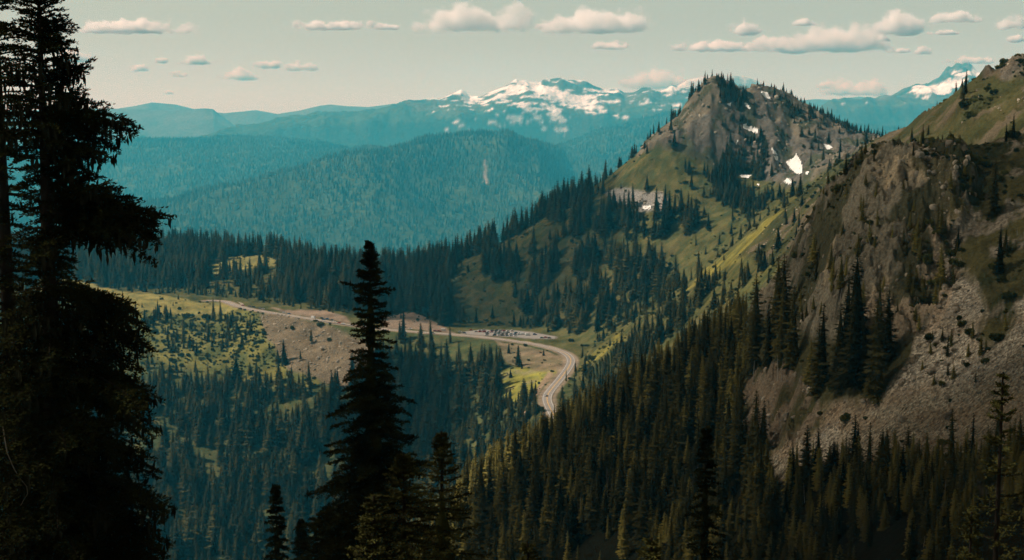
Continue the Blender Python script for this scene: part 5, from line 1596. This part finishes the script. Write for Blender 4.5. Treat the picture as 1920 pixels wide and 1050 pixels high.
def car_meshes(form):
    if form == 'sedan':
        body = loft([(-2.25, .75, .45, .8), (-2.1, .88, .3, .95), (-1.5, .9, .25, 1.0), (0, .91, .25, .98), (1.3, .9, .25, .95), (2.1, .86, .3, .78), (2.28, .72, .45, .68)])
        cab = loft([(-1.55, .8, .98, 1.0), (-1.0, .72, .98, 1.42), (-.2, .70, .98, 1.47), (.4, .72, .97, 1.42), (1.1, .8, .95, .97)])
        roof = loft([(-.95, .66, 1.40, 1.45), (-.2, .66, 1.45, 1.5), (.38, .66, 1.4, 1.45)])
    elif form == 'suv':
        body = loft([(-2.3, .85, .4, 1.05), (-2.15, .93, .32, 1.12), (0, .95, .3, 1.1), (1.2, .94, .3, 1.05), (2.15, .9, .35, .95), (2.32, .8, .45, .85)])
        cab = loft([(-2.15, .86, 1.1, 1.15), (-1.95, .78, 1.1, 1.72), (0, .77, 1.1, 1.76), (.5, .78, 1.08, 1.68), (1.15, .86, 1.05, 1.08)])
        roof = loft([(-1.98, .74, 1.70, 1.76), (0, .74, 1.75, 1.82), (.48, .72, 1.66, 1.72)])
    else:
        body = loft([(-3.0, 1.05, .5, 2.5), (-2.9, 1.1, .4, 2.75), (1.2, 1.1, .4, 2.8), (1.5, 1.08, .4, 2.0), (1.75, 1.0, .4, 1.25), (2.5, .95, .45, 1.05), (2.65, .85, .5, .9)])
        cab = loft([(1.35, 1.0, 1.3, 2.0), (1.55, 1.02, 1.25, 1.95), (2.0, .9, 1.1, 1.2)])
        roof = loft([(-2.5, .6, 2.75, 2.95), (-.5, .6, 2.78, 2.98)])
    nm = {'sedan': 'car', 'suv': 'suv', 'camper': 'camper'}[form]
    vb, fb = body; vr, fr = roof
    me_b = mesh_np(nm + '_body', np.vstack([vb, vr]), np.vstack([fb, fr + len(vb)]), [M_CAR['white']])
    me_c = mesh_np(nm + '_windows', cab[0], cab[1], [M_GLASS])
    a = np.arange(12) * math.pi / 6
    ring = np.stack([0.33 * np.cos(a), 0 * a, 0.33 * np.sin(a)], 1)
    wv = np.vstack([ring - [0, .11, 0], ring + [0, .11, 0]])
    j = np.arange(12)
    me_w = mesh_np(nm + '_wheel', wv, [np.stack([j, (j + 1) % 12, (j + 1) % 12 + 12, j + 12], 1), np.array([[0] + list(range(11, 0, -1))])[:, :12] if False else np.stack([np.full(10, 0), np.arange(2, 12), np.arange(1, 11)], 1), np.stack([np.full(10, 12), np.arange(13, 23), np.arange(14, 24)], 1)], [M_TYRE])
    return me_b, me_c, me_w


CARS = {f: car_meshes(f) for f in ('sedan', 'suv', 'camper')}


def place_car(x, y, rot, form, color, label, group=None):
    root = bpy.data.objects.new({'camper': 'camper_van', 'suv': 'parked_suv', 'sedan': 'parked_car'}[form], None)
    root.location = (float(x), float(y), ROAD_Z)
    root.rotation_euler = (0, 0, rot)
    link(root); tag(root, label, {'camper': 'camper van', 'suv': 'car', 'sedan': 'car'}[form], group)
    mb, mc, mw = CARS[form]
    b = link(bpy.data.objects.new('body', mb), root)
    b.material_slots[0].link = 'OBJECT'; b.material_slots[0].material = M_CAR[color]
    link(bpy.data.objects.new('windows', mc), root)
    L = 1.4 if form != 'camper' else 1.9
    for sx in (-L, L):
        for sy in (-0.82, 0.82):
            w = link(bpy.data.objects.new('wheel', mw), root); w.location = (sx, sy, 0.33)


rng = np.random.default_rng(31)
cols = ['white', 'silver', 'black', 'red', 'blue', 'grey', 'teal']
cp = [.3, .2, .14, .12, .08, .1, .06]
lot_dir = np.array(on_level(1000, 624, ROAD_Z)[:2]) - np.array(on_level(900, 620, ROAD_Z)[:2])
lot_rot = math.atan2(lot_dir[1], lot_dir[0])
ROWWORD = ('back row', 'second row', 'third row', 'front row')
for ri, (y0, y1, xa, xb) in enumerate(((619.6, 621.2, 884, 972), (622.4, 624.6, 892, 978), (625.6, 627.6, 905, 976), (628.6, 630.6, 912, 972))):
    for px in np.arange(xa, xb, 7.6):
        if rng.random() < 0.1: continue
        f = (px - xa) / (xb - xa)
        p = on_level(px + rng.uniform(-1, 1), y0 + (y1 - y0) * f, ROAD_Z)
        c = cols[rng.choice(7, p=cp)]; form = 'suv' if rng.random() < 0.45 else 'sedan'
        lab = f"{c} {'suv' if form == 'suv' else 'car'} parked in the {ROWWORD[ri]} of the crowded car park"
        place_car(p[0], p[1], lot_rot + rng.choice([0.6, 3.74]) + rng.uniform(-.08, .08), form, c, lab, lab + 's'[:0])
for px, py, rot, form, c, lab in (
        (980, 627.5, 0.2, 'camper', 'white', 'pale camper van at the right end of the parked cars, left one of two'), (989.5, 628.8, 0.25, 'camper', 'white', 'pale camper van at the right end of the parked cars, right one of two'),
        (1003, 627.8, 0.1, 'suv', 'blue', 'dark blue car parked alone right of the two campers'), (1016, 634.0, 0.2, 'sedan', 'teal', 'teal car at the right tip of the car park'), (1023, 633.2, 0.4, 'sedan', 'red', 'red car at the right tip of the car park'),
        (1030, 634.2, 0.3, 'sedan', 'grey', 'grey car at the right tip of the car park'),
        (1024.3, 743, 1.15, 'sedan', 'silver', 'silver car driving on the road near its last bend'),
        (455, 573.2, -.3, 'sedan', 'red', 'red car at the far end of the road'), (469, 575, -.3, 'suv', 'grey', 'grey car parked near the far end of the road'), (476, 576.3, -.3, 'suv', 'black', 'black car parked near the far end of the road'),
        (487, 579, -.4, 'suv', 'grey', 'grey car parked by the roadside left of the red cut bank'), (493, 580, -.4, 'sedan', 'silver', 'silver car parked by the roadside left of the red cut bank'),
        (532, 586.6, -.4, 'suv', 'silver', 'silver car beside the red cut bank'), (542, 588.6, -.4, 'sedan', 'blue', 'dark blue car beside the red cut bank'), (588, 596.6, -.4, 'camper', 'white', 'white camper van on the road above the scree'),
        (607, 600, -.4, 'sedan', 'blue', 'blue car behind the white camper van'), (604, 597.3, -.4, 'suv', 'black', 'black car parked under the right cut bank, first of a line'), (614, 599, -.4, 'suv', 'blue', 'dark blue car parked under the right cut bank in the line'), (623, 600.5, -.4, 'sedan', 'black', 'black car at the right end of the line under the cut bank'),
        (626, 604, -.4, 'suv', 'white', 'white car on the road left of the tall middle fir'), (636, 606, -.4, 'sedan', 'red', 'red car on the road left of the tall middle fir'), (644, 607.5, -.4, 'sedan', 'white', 'white car half hidden by the tall middle fir'),
        (754, 615.2, -.2, 'suv', 'white', 'white car on the road right of the tall middle fir'), (769, 616.8, -.2, 'sedan', 'white', 'second white car on the road right of the tall middle fir'),
        (816, 621.2, -.1, 'suv', 'red', 'red car on the road between the roadside firs'), (824, 621.8, -.1, 'suv', 'red', 'second red car on the road between the roadside firs'), (832, 620.6, -.1, 'camper', 'white', 'white van behind the red cars on the road'), (812, 625.2, -.1, 'sedan', 'white', 'white car on the near lane by the roadside firs'),
        (862, 623, -.1, 'sedan', 'silver', 'silver car on the road left of the car park'), (871, 625, -.1, 'suv', 'grey', 'grey car on the road left of the car park')):
    p = on_level(px, py, ROAD_Z)
    place_car(p[0], p[1], rot, form, c, lab)

# ------------------------------------------------------------------ clouds
def cloud_volume_mat(sx, sy, sz, seed, depth=4.5, red=1.0):
    m, nt, out = new_mat('cumulus')
    N, L = nt.nodes, nt.links
    v = N.new('ShaderNodeVolumePrincipled')
    v.inputs['Color'].default_value = (red, 1, 1, 1)
    v.inputs['Anisotropy'].default_value = 0.2
    tc = N.new('ShaderNodeTexCoord')
    sep = N.new('ShaderNodeSeparateXYZ'); L.new(tc.outputs['Object'], sep.inputs[0])

    def math_(op, a, b=None, c=None, clamp=False):
        n = N.new('ShaderNodeMath'); n.operation = op; n.use_clamp = clamp
        for i, q in enumerate((a, b, c)):
            if q is None: continue
            if isinstance(q, (int, float)): n.inputs[i].default_value = q
            else: L.new(q, n.inputs[i])
        return n.outputs[0]
    zneg = math_('MINIMUM', math_('ADD', sep.outputs['Z'], 0.25), 0.0)
    zz = math_('ADD', math_('MAXIMUM', math_('ADD', sep.outputs['Z'], 0.25), 0.0), math_('MULTIPLY', zneg, 3.2))
    zz = math_('MULTIPLY', zz, 0.85)
    rr = math_('SQRT', math_('ADD', math_('ADD', math_('POWER', sep.outputs['X'], 2.0), math_('POWER', sep.outputs['Y'], 2.0)), math_('POWER', zz, 2.0)))
    sc = N.new('ShaderNodeVectorMath'); sc.operation = 'MULTIPLY_ADD'
    L.new(tc.outputs['Object'], sc.inputs[0]); sc.inputs[1].default_value = (sx / sz, sy / sz, 1.0); sc.inputs[2].default_value = (seed * 3.7, seed * 1.3, seed * 0.7)
    n1 = N.new('ShaderNodeTexNoise'); n1.inputs['Scale'].default_value = 0.75; n1.inputs['Detail'].default_value = 8; n1.inputs['Roughness'].default_value = 0.62
    L.new(sc.outputs[0], n1.inputs['Vector'])
    s = math_('ADD', math_('SUBTRACT', 0.62, rr), math_('MULTIPLY', math_('SUBTRACT', n1.outputs['Fac'], 0.5), 2.6))
    d = math_('MULTIPLY', math_('MULTIPLY', s, 4.0, None, True), depth / sz)
    L.new(d, v.inputs['Density'])
    L.new(v.outputs[0], out.inputs['Volume'])
    m.cycles.volume_step_rate = 0.25
    return m


def dome_mesh(name, mat):
    n, k = 10, 16
    th = np.linspace(0.0, math.pi, n)[:, None]; ph = np.arange(k)[None, :] * 2 * math.pi / k
    v = np.stack([np.sin(th) * np.cos(ph), np.sin(th) * np.sin(ph), np.cos(th) + 0 * ph], -1).reshape(-1, 3)
    v[:, 2] = np.maximum(v[:, 2], -0.55)
    i = np.arange(n * k).reshape(n, k)
    f = np.stack([i[:-1], i[1:], np.roll(i, -1, 1)[1:], np.roll(i, -1, 1)[:-1]], -1).reshape(-1, 4)
    return mesh_np(name, v, f, [mat])


CLOUDS = [(252, 52, 190, 30, 'long flat white cloud upper left, right of the dark fir'), (132, 104, 70, 34, 'white cloud half hidden behind the dark left fir'), (262, 128, 36, 18, 'small white cloud below the long flat one'), (303, 114, 24, 13, 'faint wisp left of the small oval cloud'),
          (336, 140, 32, 14, 'tiny low cloud in the upper left sky'), (367, 114, 62, 20, 'small oval cloud in the upper left sky'), (447, 140, 74, 30, 'ragged low cloud left of a pair of small ones'), (506, 122, 54, 18, 'left one of a pair of small clouds'), (562, 126, 54, 20, 'right one of a pair of small clouds'),
          (620, 48, 124, 22, 'thin flat cloud left of a shorter one near the top'), (720, 50, 58, 15, 'short flat cloud right of the thin one near the top'), (316, 173, 18, 9, 'tiniest cloud low over the far blue ridges'),
          (897, 38, 172, 62, 'large puffy cloud in the top middle, above the snowy mountain'), (835, 47, 56, 18, 'low tail at the left of the large puffy cloud'), (1120, 42, 188, 54, 'large tapering cloud right of the puffy one'), (1030, 50, 60, 14, 'low tail at the left of the large tapering cloud'), (1145, 86, 62, 20, 'small cloud under the large tapering one'),
          (1242, 150, 108, 50, 'ragged cloud low behind the dark rocky peak'), (1395, 54, 68, 32, 'pale cloud above the left end of the longest cloud'), (1345, 88, 136, 24, 'flat cloud left of the biggest cloud'), (1560, 74, 170, 62, 'biggest billowing cloud over the rocky peak'), (1480, 86, 110, 40, 'left shoulder of the biggest billowing cloud'),
          (1508, 42, 40, 16, 'faint scrap of cloud above the biggest one'), (1686, 47, 106, 50, 'rounded cloud right of the biggest one'), (1655, 71, 36, 20, 'small scrap under the rounded cloud'), (1792, 32, 84, 30, 'cloud near the top right, left of the corner one'), (1770, 61, 48, 11, 'thin streak under the top right cloud'),
          (1683, 94, 38, 14, 'left one of two tiny clouds above the right snowy peak'), (1728, 96, 40, 20, 'right one of two tiny clouds above the right snowy peak'), (1818, 113, 70, 17, 'flat cloud just above the right snowy peak'), (1898, 42, 62, 36, 'cloud cut by the top right corner'), (1908, 72, 42, 20, 'small cloud under the corner one'),
          (1910, 112, 34, 16, 'lowest cloud at the right edge, above the ridge'), (1600, 166, 120, 38, 'pale low cloud between the rocky peak and the right snowy peak'), (1540, 160, 34, 16, 'faint puff right of the rocky peak')]
for i, (px, py, w, h, lab) in enumerate(CLOUDS):
    a = (HOR - py) / F
    d = float(np.clip(1900 / a, 26000, 62000))
    c = at(px, py, d)
    sx, sz = w * 0.80 * d / F, h * 0.72 * d / F
    sy = max(sx * 0.55, sz)
    o = bpy.data.objects.new('cloud', dome_mesh('cloud', cloud_volume_mat(sx, sy, sz, i + 1, red=1.0 if py < 100 else 0.985)))
    o.location = c.tolist(); o.scale = (sx, sy, sz)
    link(o); tag(o, lab, 'cloud')

# unseen clouds added above the view, shaped to shade the near slope and valley
def shade_cloud(cx, cy, rx, ry, zref, alt, seed, label, thin=0.0):
    k = (alt - zref) / TO_SUN[2]
    ctr = np.array([cx, cy, zref]) + TO_SUN * k
    n, q = 60, 120
    th = np.linspace(0.0, math.pi, n)[:, None]; ph = np.arange(q)[None, :] * 2 * math.pi / q
    v = np.stack([np.sin(th) * np.cos(ph), np.sin(th) * np.sin(ph), np.cos(th) + 0 * ph], -1).reshape(-1, 3)
    lump = fbm(v[:, 0] * 3 + seed, v[:, 1] * 3 + v[:, 2] * 2, 1.0, 5, seed)
    v = v * (1 + 0.22 * lump)[:, None]
    v[:, 2] = np.maximum(v[:, 2], -0.3)
    v = v * [rx, ry, 0.28 * min(rx, ry)] + ctr
    m, nt, out = new_mat('added_shade_cloud')
    df = nt.nodes.new('ShaderNodeBsdfDiffuse'); df.inputs[0].default_value = (0.85, 0.85, 0.85, 1)
    tr = nt.nodes.new('ShaderNodeBsdfTransparent')
    mx = nt.nodes.new('ShaderNodeMixShader'); mx.inputs[0].default_value = 1 - thin
    nt.links.new(tr.outputs[0], mx.inputs[1]); nt.links.new(df.outputs[0], mx.inputs[2]); nt.links.new(mx.outputs[0], out.inputs['Surface'])
    i = np.arange(n * q).reshape(n, q)
    f = np.stack([i[:-1], i[1:], np.roll(i, -1, 1)[1:], np.roll(i, -1, 1)[:-1]], -1).reshape(-1, 4)
    o = bpy.data.objects.new('cloud', mesh_np('cloud', v, f, [m], smooth=True))
    link(o); tag(o, label, 'cloud')


shade_cloud(120, 335, 290, 300, -80, 1500, 5, 'broad unseen cloud added overhead to shade the near slope', 0.47)
shade_cloud(70, 205, 150, 122, -70, 1450, 13, 'small dense unseen cloud added overhead to darken the lowest near slope', 0.1)
shade_cloud(-110, 1420, 85, 165, -310, 1700, 7, 'unseen cloud added overhead to shade the valley floor', 0.35)
shade_cloud(-20, 1830, 240, 150, -200, 1900, 9, 'thin unseen cloud added overhead to shade the slopes behind the car park', 0.55)

# ------------------------------------------------------------------ haze
m, nt, out = new_mat('haze_air')
pv = nt.nodes.new('ShaderNodeVolumePrincipled')
pv.inputs['Color'].default_value = (*[float(q) for q in HAZE_K / HAZE_K[2]], 1)
pv.inputs['Absorption Color'].default_value = (1, 1, 1, 1)
pv.inputs['Density'].default_value = float(HAZE_K[2])
pv.inputs['Anisotropy'].default_value = 0.0
nt.links.new(pv.outputs[0], out.inputs['Volume'])
m.cycles.volume_sampling = 'DISTANCE'
x0, x1, y0, y1, z0, z1 = -26000, 26000, -600, HAZE_FAR, -1400, HAZE_TOP
bx = np.array([(x, y, z) for z in (z0, z1) for y in (y0, y1) for x in (x0, x1)], float)
bf = np.array([(0, 2, 3, 1), (4, 5, 7, 6), (0, 1, 5, 4), (2, 6, 7, 3), (0, 4, 6, 2), (1, 3, 7, 5)])
hz = link(bpy.data.objects.new('haze', mesh_np('haze', bx, bf, [m])))
tag(hz, kind='stuff')
